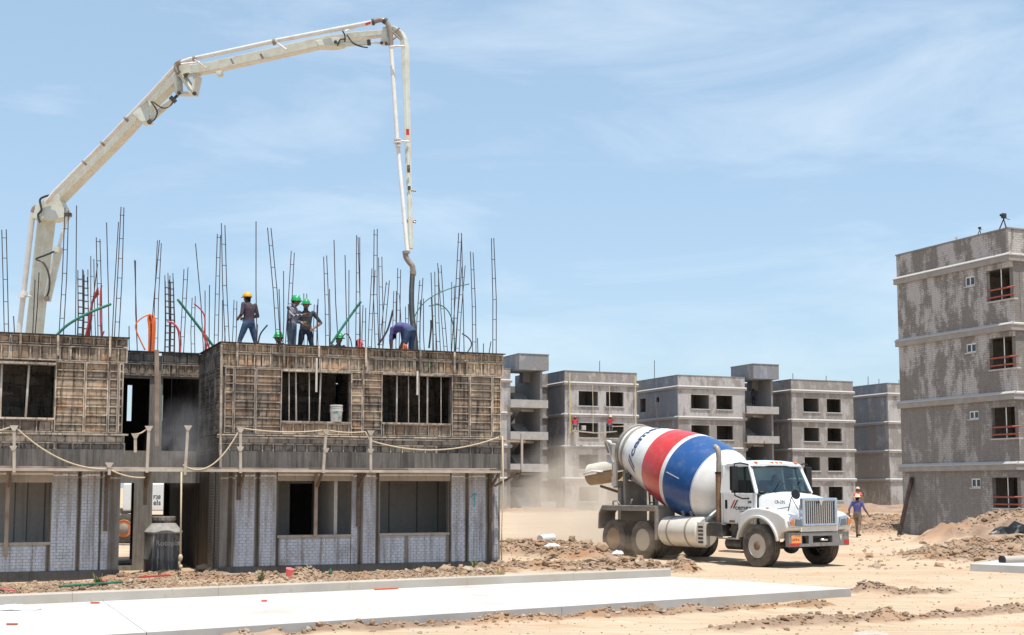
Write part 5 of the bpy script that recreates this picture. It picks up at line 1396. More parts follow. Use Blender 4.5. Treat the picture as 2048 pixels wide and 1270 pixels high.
m = MB(); m.tube([(.92,-.80,1.83),(.87,-.84,1.75),(.82,-.9,1.42)], .013, 6); m.tube([(.87,-.82,1.75),(.93,-.66,1.45)], .010, 6); m.tube([(.40,-.86,1.46),(.6,-.92,1.48),(.85,-.88,1.52)], .010, 6); m.build('mirror_stalk', 'mirror_black', fm, smooth=True)
m = MB(); m.tube([(-1.0,.1,2.72),(-1.02,.1,3.25)], .01, 5); m.lathe([(.03,0),(.03,.06),(.01,.09)], 8, (-1.0,.1,2.72)); m.build('aerial', 'mirror_black', cab)
# exhaust stack
m = MB(); m.tube([(-1.68,-.93,.95),(-1.68,-.93,2.42)], .095, 16); ex = m.build('exhaust_stack', 'exhaust_rust', TK, smooth=False, auto=40)
m = MB(); m.tube([(-1.68,-.93,2.42),(-1.68,-.93,2.86),(-1.69,-.93,2.96),(-1.74,-.93,3.05),(-1.83,-.93,3.10)], .075, 16); m.build('exhaust_tip', 'dusty_steel', ex, auto=40)
m = MB(); m.tube([(-1.68,-.93,2.36),(-1.68,-.93,2.42)], .11, 16); m.build('clamp', 'mirror_black', ex); m = MB(); m.tube([(-1.68,-.93,1.0),(-1.5,-.9,.9),(-1.2,-.7,.9)], .08, 12); m.build('exhaust_elbow', 'exhaust_rust', ex, smooth=True)
# chassis side gear
m = MB(); m.lathe([(.375,0),(.41,.03),(.415,.1),(.415,1.50),(.41,1.57),(.375,1.60)], 36, (-3.88,-.86,.80), (1,0,0)); ft = m.build('side_tank', 'dusty_tank', TK, auto=30)
for x in (-3.52,-2.75): m = MB(); m.lathe([(.418,0),(.428,.01),(.428,.06),(.418,.07)], 36, (x,-.86,.80), (1,0,0)); m.build('tank_strap', 'dusty_steel', ft, auto=40)
for x in (-3.3,-2.95): m = MB(); m.lathe([(.05,.38),(.05,.50),(.07,.51),(.07,.56)], 12, (x,-.80,.80), (0,0,1)); m.build('filler_cap', 'dusty_steel', ft)
m = MB(); m.box(-2.26,-1.22,.48,-1.98,-1.05,1.08); [m.box(-2.22,-1.224,z,-2.02,-1.221,z+.06,1) for z in (.52,.62,.72,.82,.92)]; m.build('step_frame', ['dusty_tank','dusty_dark'], TK, bevel=.01)
m = MB(); m.box(-1.97,-1.15,.72,-1.35,-.62,1.02); m.prism([(-1.97,1.02),(-1.3,1.02),(-1.4,1.08),(-1.87,1.08)], (0,.5,0), (0,-1.15,0), (1,0,0), (0,0,1)); m.build('battery_box', 'dusty_dark', TK, bevel=.015)
m = MB(); m.box(-1.2,-.98,.70,-.74,-.6,1.06); m.build('air_filter_box', 'dusty_dark', TK, bevel=.02)
m = MB(); m.lathe([(.12,0),(.16,.02),(.16,.62),(.12,.64)], 20, (-1.32,-.95,.55), (1,0,0)); m.build('air_tank', 'dusty_dark', TK, auto=30)
m = MB(); m.box(-1.45,-1.2,.32,-.62,-.9,.36); m.box(-1.45,-1.2,.66,-.72,-.98,.69); m.build('cab_step', 'dusty_steel', TK)
# rear deck and wings
m = MB(); m.box(-6.42,-1.25,1.42,-3.98,1.25,1.49); rd = m.build('rear_deck', 'dusty_steel', TK, bevel=.01)
for sy in (-1, 1):
    m = MB(); m.box(-6.42,sy*1.25-.02,1.34,-3.98,sy*1.25+.02,1.42); m.build('deck_skirt', 'dusty_steel', rd)
    m = MB(); m.prism([(-6.42,1.49),(-6.60,1.26),(-6.64,.80),(-6.60,.80),(-6.56,1.24),(-6.38,1.45)], (0,-sy*.60,0), (0,sy*1.26,0), (1,0,0), (0,0,1)); m.build('mud_flap', 'dusty_steel', rd)
    m = MB(); m.box(-4.02,sy*1.25,.55,-3.96,sy*.55,1.42); m.build('splash_guard', 'dusty_steel', rd)
    m = MB(); m.tube([(-6.1,sy*1.1,1.49),(-6.1,sy*1.1,1.60),(-5.9,sy*1.1,1.62),(-5.75,sy*1.1,1.49)], .025, 6); m.tube([(-5.3,sy*1.1,1.49),(-5.2,sy*1.1,1.67)], .025, 6); m.build('deck_bracket', 'dusty_steel', rd, smooth=True)
# drum
AX = V((-.954,0,.30)).normalized(); NX = V((.30,0,.954)).normalized(); DO = V((-1.88,0,1.76))
DP = [(0,.22),(.06,.36),(.16,.60),(.32,.83),(.52,.98),(.78,1.085),(.80,1.09),(1.2,1.165),(1.6,1.19),(1.90,1.19),(1.905,1.19),(2.04,1.185),(2.045,1.185),(2.5,1.14),(3.0,1.06),(3.05,1.05),(3.06,1.048),(3.5,.955),(3.9,.865),(4.34,.755),(4.36,.775),(4.48,.775),(4.50,.735),(4.64,.72),(4.65,.76),(4.76,.76),(4.78,.70)]
ms = []
for i in range(len(DP)-1):
    tm = (DP[i][0]+DP[i+1][0])/2
    ms.append(0 if tm < .79 else 2 if tm < 1.903 else 0 if tm < 2.042 else 1 if tm < 3.052 else 3 if tm > 4.35 and tm < 4.49 else 0 if tm < 4.645 else 3)
def drum_r(t):
    for i in range(len(DP)-1):
        if DP[i][0] <= t <= DP[i+1][0]: f = (t-DP[i][0])/(DP[i+1][0]-DP[i][0]+1e-9); return DP[i][1]*(1-f)+DP[i+1][1]*f
    return .7
def drum_p(t, ph, e=0.004): r = drum_r(t)+e; return DO + AX*t + (V((0,-1,0))*cos(ph) + NX*sin(ph))*r
m = MB(); m.lathe([(r, t) for t, r in DP], 72, DO, AX, ms=ms, cap=True); dr = m.build('drum', ['drum_white','drum_red','drum_blue','dusty_steel'], TK, auto=25)
for t in (.80,1.9,2.042,3.055,3.5,3.92): m = MB(); m.lathe([(drum_r(t)-.01,t-.012),(drum_r(t)+.004,t-.006),(drum_r(t)+.004,t+.006),(drum_r(t)-.01,t+.012)], 72, DO, AX, cap=False); m.build('weld_seam', 'drum_white', dr, smooth=True)
t = text_mb('cemex', .36, .012, sx=1.45); t.v = [tuple(drum_p(3.66+p[1], .02+p[0]/.85, .006)) for p in t.v]; t.build('lettering', 'logo_blue', dr)
for k, mt in ((0,'logo_blue'),(.13,'logo_blue')):
    m = MB(); pts = [(0,0),(.09,0),(.30,.42),(.21,.42)]; g = []
    for j in range(7):
        f = j/6; g += [drum_p(3.52+.42*f, -.48+(k+.25*f)/.85, .006), drum_p(3.52+.42*f, -.48+(k+.25*f+.085)/.85, .006)]
    m.add(g, [(2*j,2*j+1,2*j+3,2*j+2) for j in range(6)]); m.build('logo_stroke', mt, dr)
m = MB(); m.beam(drum_p(1.25,.1,.01), drum_p(1.8,.12,.01), .02,.01); m.build('scuff', 'drum_white', dr)
m = MB(); m.tube([DO-AX*.45, DO+AX*.05], .24, 16); m.box(-1.75,-.35,1.02,-1.55,.35,1.5); m.build('drum_gearbox', 'dusty_dark', TK)
for sy in (-1,1): m = MB(); m.beam((-2.35,sy*.95,1.02),(-1.95,sy*.25,1.75), .10,.06, up=(1,0,0)); m.build('drum_stand', 'truck_white', TK)
# rear pedestal, rollers, hopper and chutes
for sy in (-1,1):
    m = MB(); m.beam((-4.1,sy*.48,1.5),(-6.35,sy*.48,2.5), .16,.09, up=(0,0,1)); m.build('pedestal_rail', 'dusty_steel', TK)
    m = MB(); m.beam((-6.15,sy*.55,1.49),(-6.2,sy*.55,2.42), .14,.10, up=(0,1,0)); m.build('pedestal_leg', 'dusty_steel', TK)
    m = MB(); m.lathe([(.14,-.07),(.15,-.05),(.15,.05),(.14,.07)], 18, (-6.02,sy*.44,2.36), AX); m.build('drum_roller', 'dusty_dark', TK)
    m = MB(); m.beam((-6.65,sy*.62,2.05),(-6.62,sy*.62,3.30), .22,.06, up=(1,0,0)); m.beam((-6.65,sy*.62,3.28),(-7.05,sy*.55,3.42), .14,.05, up=(0,1,0)); m.beam((-6.65,sy*.62,2.75),(-7.05,sy*.55,3.38), .10,.05, up=(0,1,0)); m.build('hopper_frame', 'dusty_tank', TK)
m = MB(); m.prism([(-.5,0),(.5,0),(.62,.5),(-.62,.5)], (-.06,0,0), (-6.72,0,2.9), (0,1,0), (0,0,1)); m.prism([(-.5,0),(.5,0),(.62,.35),(-.62,.35)], (-.05,0,0), (-7.1,0,3.05), (0,1,0), (0,0,1)); m.build('charge_hopper', 'dusty_steel', TK)
m = MB(); m.box(-6.7,-.62,2.0,-6.55,.62,2.2); m.box(-6.65,-.5,1.0,-6.5,.5,2.0); m.build('rear_crossbeam', 'dusty_steel', TK)
def trough(p0, p1, r, up, name, mat, a0=0, a1=180):
    p0 = V(p0); p1 = V(p1); d = (p1-p0).normalized(); s_ = d.cross(V((0,0,1))).normalized(); u = s_.cross(d)*up
    m = MB(); n = 12; vs = []
    for p, k in ((p0,1.0),(p1,.92)):
        for rr in (r*k, r*k-.025):
            for i in range(n+1):
                a = R(a0+(a1-a0)*i/n); vs.append(p + s_*cos(a)*rr + u*sin(a)*rr)
    q = n+1; fs = []
    for i in range(n): fs += [(i,i+1,2*q+i+1,2*q+i),(q+i+1,q+i,3*q+i,3*q+i+1),(i+1,i,q+i,q+i+1),(2*q+i,2*q+i+1,3*q+i+1,3*q+i)]
    fs += [(0,2*q,3*q,q),(n,q+n,3*q+n,2*q+n)]
    m.add(vs, fs); return m.build(name, mat, TK, auto=40)
trough((-6.78,-.38,2.50),(-7.80,-.66,2.36), .32, -1, 'main_chute', 'chute_brown')
trough((-6.78,-.38,2.54),(-7.77,-.66,2.42), .33, 1, 'folded_chute', 'chute_cream')
m = MB(); m.tube([(-7.0,-.80,2.48),(-7.35,-.94,2.50),(-7.65,-1.04,2.40)], .03, 6); m.build('chute_handle', 'truck_white', TK, smooth=True)
m = MB(); m.beam((-7.5,-.5,2.05),(-6.55,-.35,1.82), .07,.06); m.build('chute_strut', 'exhaust_rust', TK)
m = MB(); m.tube([(-6.3,.75,1.5),(-6.5,.8,3.4)], .03, 6); m.tube([(-6.3,.45,1.5),(-6.5,.5,3.4)], .03, 6); [m.tube([(-6.3-.2*k/8,.45,1.55+.24*k),(-6.3-.2*k/8,.75,1.55+.24*k)], .02, 5) for k in range(8)]; m.build('ladder', 'dusty_steel', TK)
# ------------------------------------------------------------------ concrete pump truck with its folding boom reaching over the roof
paint('boom_white', (0.60,0.63,0.56), .5, .62, (0.46,0.28,0.14)); paint('boom_pipe', (0.70,0.69,0.66), .5, .45, (0.46,0.33,0.22)); paint('pin_dark', (0.05,0.048,0.045), .6, .3)  # orange on boom_white is dirt plus warm ground bounce put into the colour
paint('hose_black', (0.02,0.021,0.02), .6, .25, (0.10,0.12,0.09)); paint('elbow_grey', (0.24,0.19,0.15), .6, .5)
PTO = V((-14.3, 48.6, 0))
PT = thing('concrete_pump_truck', 'cream concrete pump truck behind the formwork building with its boom arched over the roof', 'truck', PTO, 0)
def bp(px, py, Y): return at(px, py, Y) - PTO
def mpx(Y): return Y/FPX
YB, Y1, Y2, Y3, Y4 = 46.0, 45.2, 42.0, 38.2, 37.4
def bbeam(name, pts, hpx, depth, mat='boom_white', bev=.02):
    # box boom: pts [(px,py,Y)], visible depth in px at each point; side axis is horizontal, across the boom plane
    P = [bp(*p) for p in pts]; across = (bp(790,60,Y3)-bp(96,415,Y1)); across.z = 0; across = V((across.y,-across.x,0)).normalized()
    vs = []
    for i, p in enumerate(P):
        d = (P[min(i+1,len(P)-1)]-P[max(i-1,0)]).normalized(); u = across.cross(d).normalized()
        h = hpx[i]*mpx(pts[i][2])/2; w = depth[i]/2 if isinstance(depth, (list,tuple)) else depth/2
        vs += [p-across*w-u*h, p+across*w-u*h, p+across*w+u*h, p-across*w+u*h]
    fs = [(0,1,2,3)[::-1], tuple(4*(len(P)-1)+k for k in range(4))]
    for i in range(len(P)-1): fs += [(4*i+k, 4*i+(k+1)%4, 4*i+4+(k+1)%4, 4*i+4+k) for k in range(4)]
    m = MB(); m.add(vs, fs); return m.build(name, mat, PT, bevel=bev)
def btube(name, pts, rpx, mat, n=12, parent=PT, sub=5):
    q = [bp(*p) for p in pts]; rr = [ (rpx[i] if isinstance(rpx,(list,tuple)) else rpx)*mpx(p[2]) for i, p in enumerate(pts)]
    if len(q) > 2 and sub:
        s = []; r2 = []
        for i in range(len(q)-1):
            p0, p1, p2, p3 = q[max(i-1,0)], q[i], q[i+1], q[min(i+2,len(q)-1)]
            for k in range(sub):
                t = k/sub; s.append(0.5*((2*p1)+(p2-p0)*t+(2*p0-5*p1+4*p2-p3)*t*t+(3*p1-p0-3*p2+p3)*t**3)); r2.append(rr[i]*(1-t)+rr[i+1]*t)
        s.append(q[-1]); r2.append(rr[-1]); q, rr = s, r2
    m = MB(); m.tube(q, rr, n); return m.build(name, mat, parent, auto=45)
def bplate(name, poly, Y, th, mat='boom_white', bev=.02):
    P = [bp(x,y,Y) for x, y in poly]; m = MB(); n = len(P); e = V((0,th,0))
    m.add([p-e/2 for p in P]+[p+e/2 for p in P], [tuple(range(n)), tuple(range(n,2*n))[::-1]]+[(i,i+n,(i+1)%n+n,(i+1)%n) for i in range(n)])
    return m.build(name, mat, PT, bevel=bev)
def clamp(px, py, Y, r, dpx, mat='boom_pipe', t=.06):
    a = bp(px,py,Y); d = (bp(px+dpx[0],py+dpx[1],Y)-a).normalized(); m = MB(); m.tube([a-d*t, a+d*t], r*mpx(Y), 14); return m.build('pipe_coupling', mat, PT, auto=40)
# section one (rises from the turret)
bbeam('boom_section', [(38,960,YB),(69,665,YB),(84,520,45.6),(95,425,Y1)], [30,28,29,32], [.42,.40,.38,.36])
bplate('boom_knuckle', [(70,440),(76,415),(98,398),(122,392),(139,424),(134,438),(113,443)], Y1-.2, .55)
btube('delivery_pipe', [(10,960,45.4),(38,665,45.4),(52,545,45.2),(66,425,44.9)], 5.3, 'boom_pipe', sub=0)
btube('delivery_pipe', [(66,425,44.9),(70,416,44.9),(80,413,44.9),(90,412,44.9)], 5.5, 'elbow_grey')
clamp(45,592,45.2,8,(10,-100)); clamp(48,588,45.2,7,(10,-100)); btube('pipe_bracket', [(48,590,45.2),(62,593,45.4)], 2, 'boom_pipe', 8)
btube('cylinder_barrel', [(94,602,45.2),(117,500,44.9)], [8,8.5], 'boom_white'); btube('cylinder_rod', [(116,502,44.9),(135,428,44.8)], 3.6, 'boom_pipe')
clamp(116.5,500,44.9,9.5,(19,-75),'boom_white',.1); clamp(136,430,44.8,8,(0,0.01),'pin_dark',.06); btube('pin', [(93,597,44.8),(93,597,45.7)], 6, 'elbow_grey', sub=0)
btube('hydraulic_hose', [(108,503,44.7),(92,510,44.7),(72,518,44.7),(85,524,44.7),(95,540,44.7),(99,560,44.7),(98,580,44.7),(94,592,44.7)], 2.0, 'hose_black', 8)
btube('hydraulic_hose', [(80,445,44.6),(76,430,44.6),(83,420,44.6),(80,400,44.6),(90,393,44.6),(103,390,44.6)], 2.3, 'hose_black', 8)
# section two
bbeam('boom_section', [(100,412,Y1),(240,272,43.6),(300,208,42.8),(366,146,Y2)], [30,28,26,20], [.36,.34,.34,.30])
btube('delivery_pipe', [(92,405,44.6),(110,384,44.5),(200,294,43.5),(300,190,42.3),(352,133,41.6)], 4.6, 'boom_pipe', sub=0)
bplate('cylinder_mount', [(268,232),(300,205),(304,216),(302,246),(287,248)], 42.7, .5)
btube('cylinder_barrel', [(300,240,42.6),(347,198,42.1)], 6.5, 'boom_white'); btube('cylinder_rod', [(346,199,42.1),(360,186,42.0)], 3.0, 'pin_dark')
clamp(346,199,42.0,8,(10,-10),'pin_dark',.07); btube('pin', [(299,244,42.2),(299,244,43.0)], 5, 'pin_dark', sub=0)
btube('hydraulic_hose', [(302,203,42.2),(314,222,42.2),(311,236,42.2),(304,243,42.2)], 1.6, 'hose_black', 8); btube('hydraulic_hose', [(305,203,42.2),(325,216,42.2),(340,212,42.2),(347,203,42.0)], 1.2, 'hose_black', 8)
for f in (.28,.42,.60): 
    x, y = 92+260*f, 405-272*f; clamp(x+4, y-3, 44.2-2.4*f, 6.2, (10,-10.4), 'elbow_grey', .04)
# knee linkage between sections two and three
for a, b, w in (((356,152),(358,187),7),((366,152),(388,185),7),((357,188),(391,188),6),((389,187),(396,154),7)):
    bbeam('knee_link', [(*a,Y2-.15),(*b,Y2-.15)], [w,w], .30, bev=.01)
for x, y in ((358,186),(389,187),(372,150)): btube('pin', [(x,y,Y2-.5),(x,y,Y2+.25)], 4.2, 'pin_dark', sub=0)
bplate('boom_knuckle', [(352,158),(356,136),(370,128),(392,134),(400,146),(398,160),(380,150)], Y2-.05, .42)
# section three
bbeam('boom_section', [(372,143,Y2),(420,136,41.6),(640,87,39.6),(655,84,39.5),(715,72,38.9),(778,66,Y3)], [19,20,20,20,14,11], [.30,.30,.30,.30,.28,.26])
btube('delivery_pipe', [(357,127,41.6),(380,119,41.4),(560,80,39.9),(748,44,38.2)], 4.6, 'boom_pipe', sub=0)
btube('pipe_elbow', [(357,146,41.6),(353,138,41.6),(354,128,41.6),(362,124,41.5)], 5.5, 'elbow_grey')
for a, b in (((389,119),(418,141)),((362,128),(400,124)),((552,84),(573,99)),((548,83),(556,83)),((712,54),(690,62))): btube('pipe_strut', [(*a,40.9 if a[0]<450 else 39.8),(*b,41.2 if a[0]<450 else 39.6)], 1.8, 'boom_pipe', 8, sub=0)
clamp(548,84,39.8,6.5,(100,-20),'elbow_grey',.05); clamp(388,118,41.2,6.2,(100,-20),'elbow_grey',.04)
for x, y in ((462,118),(521,108),(636,84)): btube('boom_lug', [(x,y,40.6-(x-460)*.005),(x+5,y+9,40.6-(x-460)*.005)], 2.4, 'elbow_grey', 8, sub=0)
bplate('boom_foot', [(432,146),(446,143),(444,152),(436,153)], 41.0, .3); bplate('cylinder_mount', [(632,86),(662,80),(690,80),(690,92),(672,96),(640,96)], 39.3, .44)
btube('cylinder_barrel', [(670,90,39.0),(738,85,38.5)], 5.4, 'boom_white'); btube('cylinder_rod', [(737,85,38.5),(768,87,38.3)], 2.4, 'boom_pipe'); clamp(738,85,38.5,6.4,(10,-.6),'pin_dark',.05)
btube('pin', [(671,84,38.7),(671,84,39.6)], 3.6, 'pin_dark', sub=0)
btube('hydraulic_hose', [(685,62,38.8),(690,72,38.8),(689,90,38.8)], 1.5, 'hose_black', 8); btube('hydraulic_hose', [(694,70,38.7),(706,86,38.6),(722,93,38.6),(735,95,38.5)], 1.4, 'hose_black', 8); btube('hydraulic_hose', [(690,78,38.8),(680,80,38.8),(675,92,38.8)], 1.4, 'hose_black', 8)
bplate('red_marking', [(730,47),(741,43),(741,47),(731,51)], 38.0, .05, 'plate_red', 0)
# tip knuckle and section four
btube('pipe_elbow', [(744,45,Y3-.2),(758,40,Y3-.2),(770,42,Y3-.2),(777,52,Y3-.2),(781,70,Y3-.2),(782,92,Y3-.2)], 5.2, 'elbow_grey'); clamp(746,44,Y3-.2,7,(10,-2),'pin_dark',.04); clamp(770,42,Y3-.2,6.8,(8,5),'pin_dark',.04)
bplate('boom_knuckle', [(766,58),(776,56),(776,88),(762,88)], Y3+.05, .36)
for x, y in ((763,86),(773,88)): btube('pin', [(x,y,Y3-.3),(x,y,Y3+.3)], 3.4, 'pin_dark', sub=0)
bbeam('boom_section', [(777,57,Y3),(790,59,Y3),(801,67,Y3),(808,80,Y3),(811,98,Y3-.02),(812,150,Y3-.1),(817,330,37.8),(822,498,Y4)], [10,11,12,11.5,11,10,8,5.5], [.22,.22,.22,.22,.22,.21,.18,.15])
for a, b in (((782,70),(799,56)),((786,79),(797,70)),((783,62),(800,78))): btube('knuckle_link', [(*a,Y3-.2),(*b,Y3-.2)], 2.0, 'elbow_grey', 8, sub=0)
btube('delivery_pipe', [(782,92,Y3-.2),(795,283,37.8)], 4.4, 'boom_pipe', sub=0); btube('delivery_pipe', [(795,283,37.8),(815,505,Y4-.15)], 4.2, 'boom_pipe', sub=0)
for x, y, r_ in ((795,279,7.5),(795,285,8.5),(796,292,6.5),(783,94,6),(810,445,6.2),(814,505,6.8)): clamp(x,y,37.7,r_,(5,60),'boom_pipe',.025)
for a, b in (((784,92),(809,92)),((797,282),(818,283)),((810,440),(832,445)),((819,380),(832,382)),((822,445),(832,441))): btube('pipe_bracket', [(*a,37.7),(*b,37.7)], 2.0, 'boom_pipe' if a[1]<300 else 'elbow_grey', 8, sub=0)
for y0, y1, mt in ((258,270,'plate_red'),(330,345,'pin_dark'),(372,380,'pin_dark'),(455,468,'pin_dark'),(486,492,'pin_dark')):
    x = 811+(y0-98)*.026; bplate('boom_marking', [(x-3,y0),(x+3,y0),(x+3.3,y1),(x-2.7,y1)], 37.55, .02, mt, 0)
btube('end_elbow', [(811,503,Y4-.15),(812,514,Y4-.15),(818,524,Y4-.15),(824,531,Y4-.15),(826,542,Y4-.15),(826,552,Y4-.15)], 5.6, 'elbow_grey'); clamp(812,505,Y4-.15,7.4,(1,10),'elbow_grey',.04); clamp(826,545,Y4-.15,6.6,(0,10),'elbow_grey',.05)
btube('end_hose', [(825,548,Y4-.15),(823,590,37.0),(824,630,36.8),(828,665,36.6),(831,705,36.4),(832,722,36.4)], [5.2,5.4,5.8,6.4,7,7], 'hose_black', 14)
# truck body behind the building
m = MB(); m.box(-7.0,-.5,.7,5.5,.5,1.0); m.build('chassis_frame', 'dusty_dark', PT)
def pwheel(x, y):
    m = MB(); m.lathe([(.3,-.16),(.46,-.17),(.53,-.13),(.54,0),(.53,.13),(.46,.17),(.3,.16)], 32, (x,y,.53), (0,1,0)); w_ = m.build('wheel', 'rubber', PT, auto=35)
    m = MB(); m.lathe([(.32,.165),(.30,.18),(.28,.12),(.2,.04),(.1,.10)], 24, (x,y,.53), (0,-1,0)); m.build('rim', 'rim_orange', w_, auto=40)
    m = MB(); m.lathe([(.19,.10),(.17,.2),(.1,.24)], 20, (x,y,.53), (0,-1,0)); m.build('hub', 'dusty_steel', w_, auto=40)
paint('rim_orange', (0.50,0.16,0.05), .7, .5)
wx = at(251,1060,47.6).x - PTO.x
for x in (wx, wx-1.35, wx-5.6, wx+2.6): pwheel(x, -1.05); pwheel(x, 1.05)
a = at(246, 972, 47.4) - PTO; b = at(345, 1022, 47.4) - PTO
m = MB(); m.box(a.x, -1.2, b.z, b.x+1.5, 1.2, a.z+.1); m.build('hopper_body', 'truck_white', PT, bevel=.05)
m = MB(); m.box(-6.9,-1.2,1.0,-4.9,1.2,2.9); m.build('cab', 'truck_white', PT, bevel=.12, segs=3)
m = MB(); m.lathe([(.7,1.0),(.6,1.5),(.45,2.0),(.45,2.4)], 24, (bp(38,960,YB).x, bp(38,960,YB).y, 0)); m.build('turret', 'boom_white', PT, auto=40)
m = MB(); m.box(a.x-1.6,-1.15,1.05,a.x-.1,1.15,1.25); m.build('deck', 'dusty_steel', PT)
for tx_, py, h in (('F38', 998, 8.2), ('els', 1010, 11.5)):
    t = text_mb(tx_, h*47.4/FPX*1.3, .004); p = at(306, py, 47.38) - PTO
    t.v = [(p.x+q[0]*.95, -1.204, p.z+q[1]) for q in t.v]; t.build('lettering', 'logo_dark', PT)
# ------------------------------------------------------------------ people
def fab(name, c, var=.25, stripe=None):
    t = NT(name); v = t.coord(False)
    k = t.mix(t.ramp(t.noise(v, 9, 5, .6), .3, .7), tuple(x*(1-var) for x in c), tuple(x*(1+var) for x in c))
    if stripe:
        w = t.n('TexWave', Vector=v, Scale=stripe[1], wave_type='BANDS', bands_direction='X', Distortion=.6).outputs['Fac']
        k = t.mix(t.ramp(w, .62, .8), k, stripe[0])
    t.bump(t.noise(v, 14, 4, .6), .5, .02); return t.out(k, .9, 0, .15)
fab('skin', (0.20,0.105,0.062), .12); fab('skin_light', (0.30,0.17,0.11), .12); fab('jeans', (0.055,0.082,0.145)); fab('jeans_dark', (0.03,0.037,0.055)); fab('slate', (0.085,0.105,0.135)); fab('khaki', (0.20,0.15,0.11))
fab('tee_dark', (0.075,0.055,0.07)); fab('tee_grey', (0.065,0.07,0.075)); fab('shirt_purple', (0.10,0.095,0.23)); fab('shirt_red', (0.42,0.035,0.04)); fab('shirt_white', (0.6,0.6,0.6)); fab('shirt_stripe', (0.06,0.06,0.09), .2, ((0.45,0.43,0.45), 9.0)); fab('shirt_teal', (0.08,0.16,0.2))
fab('boots', (0.05,0.038,0.03)); fab('hair', (0.012,0.010,0.009)); plain('helmet_green', (0.015,0.33,0.10), .3, var=.08); plain('cap_yellow', (0.72,0.36,0.03), .5, var=.15); fab('straw', (0.62,0.52,0.32), .12); plain('helmet_red', (0.5,0.05,0.04), .35); plain('paper_white', (0.75,0.75,0.75), .6, var=.05)
JD = dict(pel=(0,0,.93), wai=(0,0,1.08), che=(0,-.01,1.30), nek=(0,-.01,1.46), hed=(0,-.035,1.60),
 sl=(.185,0,1.40), el=(.25,.03,1.13), wl=(.26,-.06,.89), sr=(-.185,0,1.40), er=(-.25,.03,1.13), wr=(-.26,-.06,.89),
 hl=(.09,0,.90), kl=(.10,-.02,.50), al=(.10,.03,.09), hr=(-.09,0,.90), kr=(-.10,-.02,.50), ar=(-.10,.03,.09))
def person(label, loc, rz, J={}, shirt='tee_grey', pants='jeans', sleeve='skin', skin='skin', hat=None, scale=1.0, vox=.017, group=None, foot=True, hatmat='helmet_green', headyaw=0.0):
    j = {k: V(v) for k, v in {**JD, **J}.items()}
    m = MB()
    lat = (j['sl']-j['sr']).normalized()
    # torso rings
    keys = [(j['pel']-V((0,0,.0))+(j['pel']-j['wai']).normalized()*.10, .13,.10), (j['pel'],.168,.122), (j['wai'],.150,.108), (j['wai'].lerp(j['che'],.5),.162,.112), (j['che'],.180,.120), (j['che'].lerp(j['nek'],.55),.165,.10), (j['nek']+(j['nek']-j['che']).normalized()*.0,.06,.06)]
    n = 16; vs = []
    for i, (p, a, b) in enumerate(keys):
        d = (keys[min(i+1,len(keys)-1)][0]-keys[max(i-1,0)][0]).normalized(); l = (lat - d*lat.dot(d)).normalized(); q = d.cross(l)
        vs += [p + l*cos(2*pi*k/n)*a + q*sin(2*pi*k/n)*b for k in range(n)]
    fs = [(i*n+k, i*n+(k+1)%n, (i+1)*n+(k+1)%n, (i+1)*n+k) for i in range(len(keys)-1) for k in range(n)] + [tuple(range(n))[::-1], tuple((len(keys)-1)*n+k for k in range(n))]
    m.add(vs, fs)
    def limb(pts, rr):
        P = []; Rr = []
        for i in range(len(pts)-1):
            for k in range(4): t = k/4; P.append(pts[i].lerp(pts[i+1], t)); Rr.append(rr[i]*(1-t)+rr[i+1]*t)
        P.append(pts[-1]); Rr.append(rr[-1]); m.tube(P, Rr, 12)
        for p, r_ in zip(pts, rr): m.ball(p, r_*1.0, 12, 8)
    segs = []; fing = []
    for s_ in 'lr':
        S, E, W, H, K, A = (j[x+s_] for x in 'sewhka')
        limb([S, S.lerp(E,.35), E], [.062,.054,.043]); limb([E, E.lerp(W,.3), W], [.043,.044,.030])
        hd = (W-E).normalized(); pc = W + hd*.05; m.ball(W+hd*.02, .032, 10, 6); m.ball(pc, .038, 10, 6); m.ball(pc+hd*.025, .036, 10, 6)
        sd = hd.cross(V((0,1,0.2)));
        if sd.length < .1: sd = hd.cross(V((1,0,0)))
        sd.normalize(); cu = hd.cross(sd)
        for q, (o_, l_) in enumerate(((-.028,.066),(-.010,.078),(.009,.074),(.027,.058))):
            b0 = pc + hd*.04 + sd*o_; b1 = b0 + hd*l_*.55; b2 = b1 + hd*l_*.3 + cu*l_*.35; fing.append(([b0,b1,b2], [.010,.009,.007]))
        b0 = pc - sd*.03 + hd*.0; fing.append(([b0, b0-sd*.03+hd*.03, b0-sd*.035+hd*.06+cu*.015], [.012,.011,.008]))
        limb([H, H.lerp(K,.4), K], [.092,.082,.058]); limb([K, K.lerp(A,.35), A], [.057,.058,.040])
        if foot:
            fd = V((0,-1,0)); fd = (fd + V(((.25 if s_ == 'l' else -.25),0,0))).normalized()
            m.tube([A-fd*.05-V((0,0,.05)), A+fd*.06-V((0,0,.045)), A+fd*.17-V((0,0,.06))], [.045,.048,.036], 12); m.ball(A+fd*.16-V((0,0,.06)), (.045,.045,.032), 10, 6)
            segs.append((A-V((0,0,.04)), A+fd*.18-V((0,0,.05)), .05, 3))
        segs += [(S, E, .055, 0 if True else 1), (E, W, .04, 4), (W, W+hd*.12, .04, 1), (H, K, .085, 2), (K, A+V((0,0,.02)), .055, 2)]
    nk, he = j['nek'], j['hed']
    m.tube([nk-V((0,0,.03)), nk.lerp(he,.6)], [.060,.054], 12)
    hv = MB(); hv.ball((0,0,0), (.077,.098,.118), 16, 12)
    hv.v = [(p[0]*(1-.18*max(0,-p[2])/.118), p[1]*(1-.10*max(0,-p[2])/.118)-.012*max(0,-p[2])/.118, p[2]) for p in hv.v]
    hm = Matrix.Translation(he) @ Matrix.Rotation(headyaw, 4, 'Z')
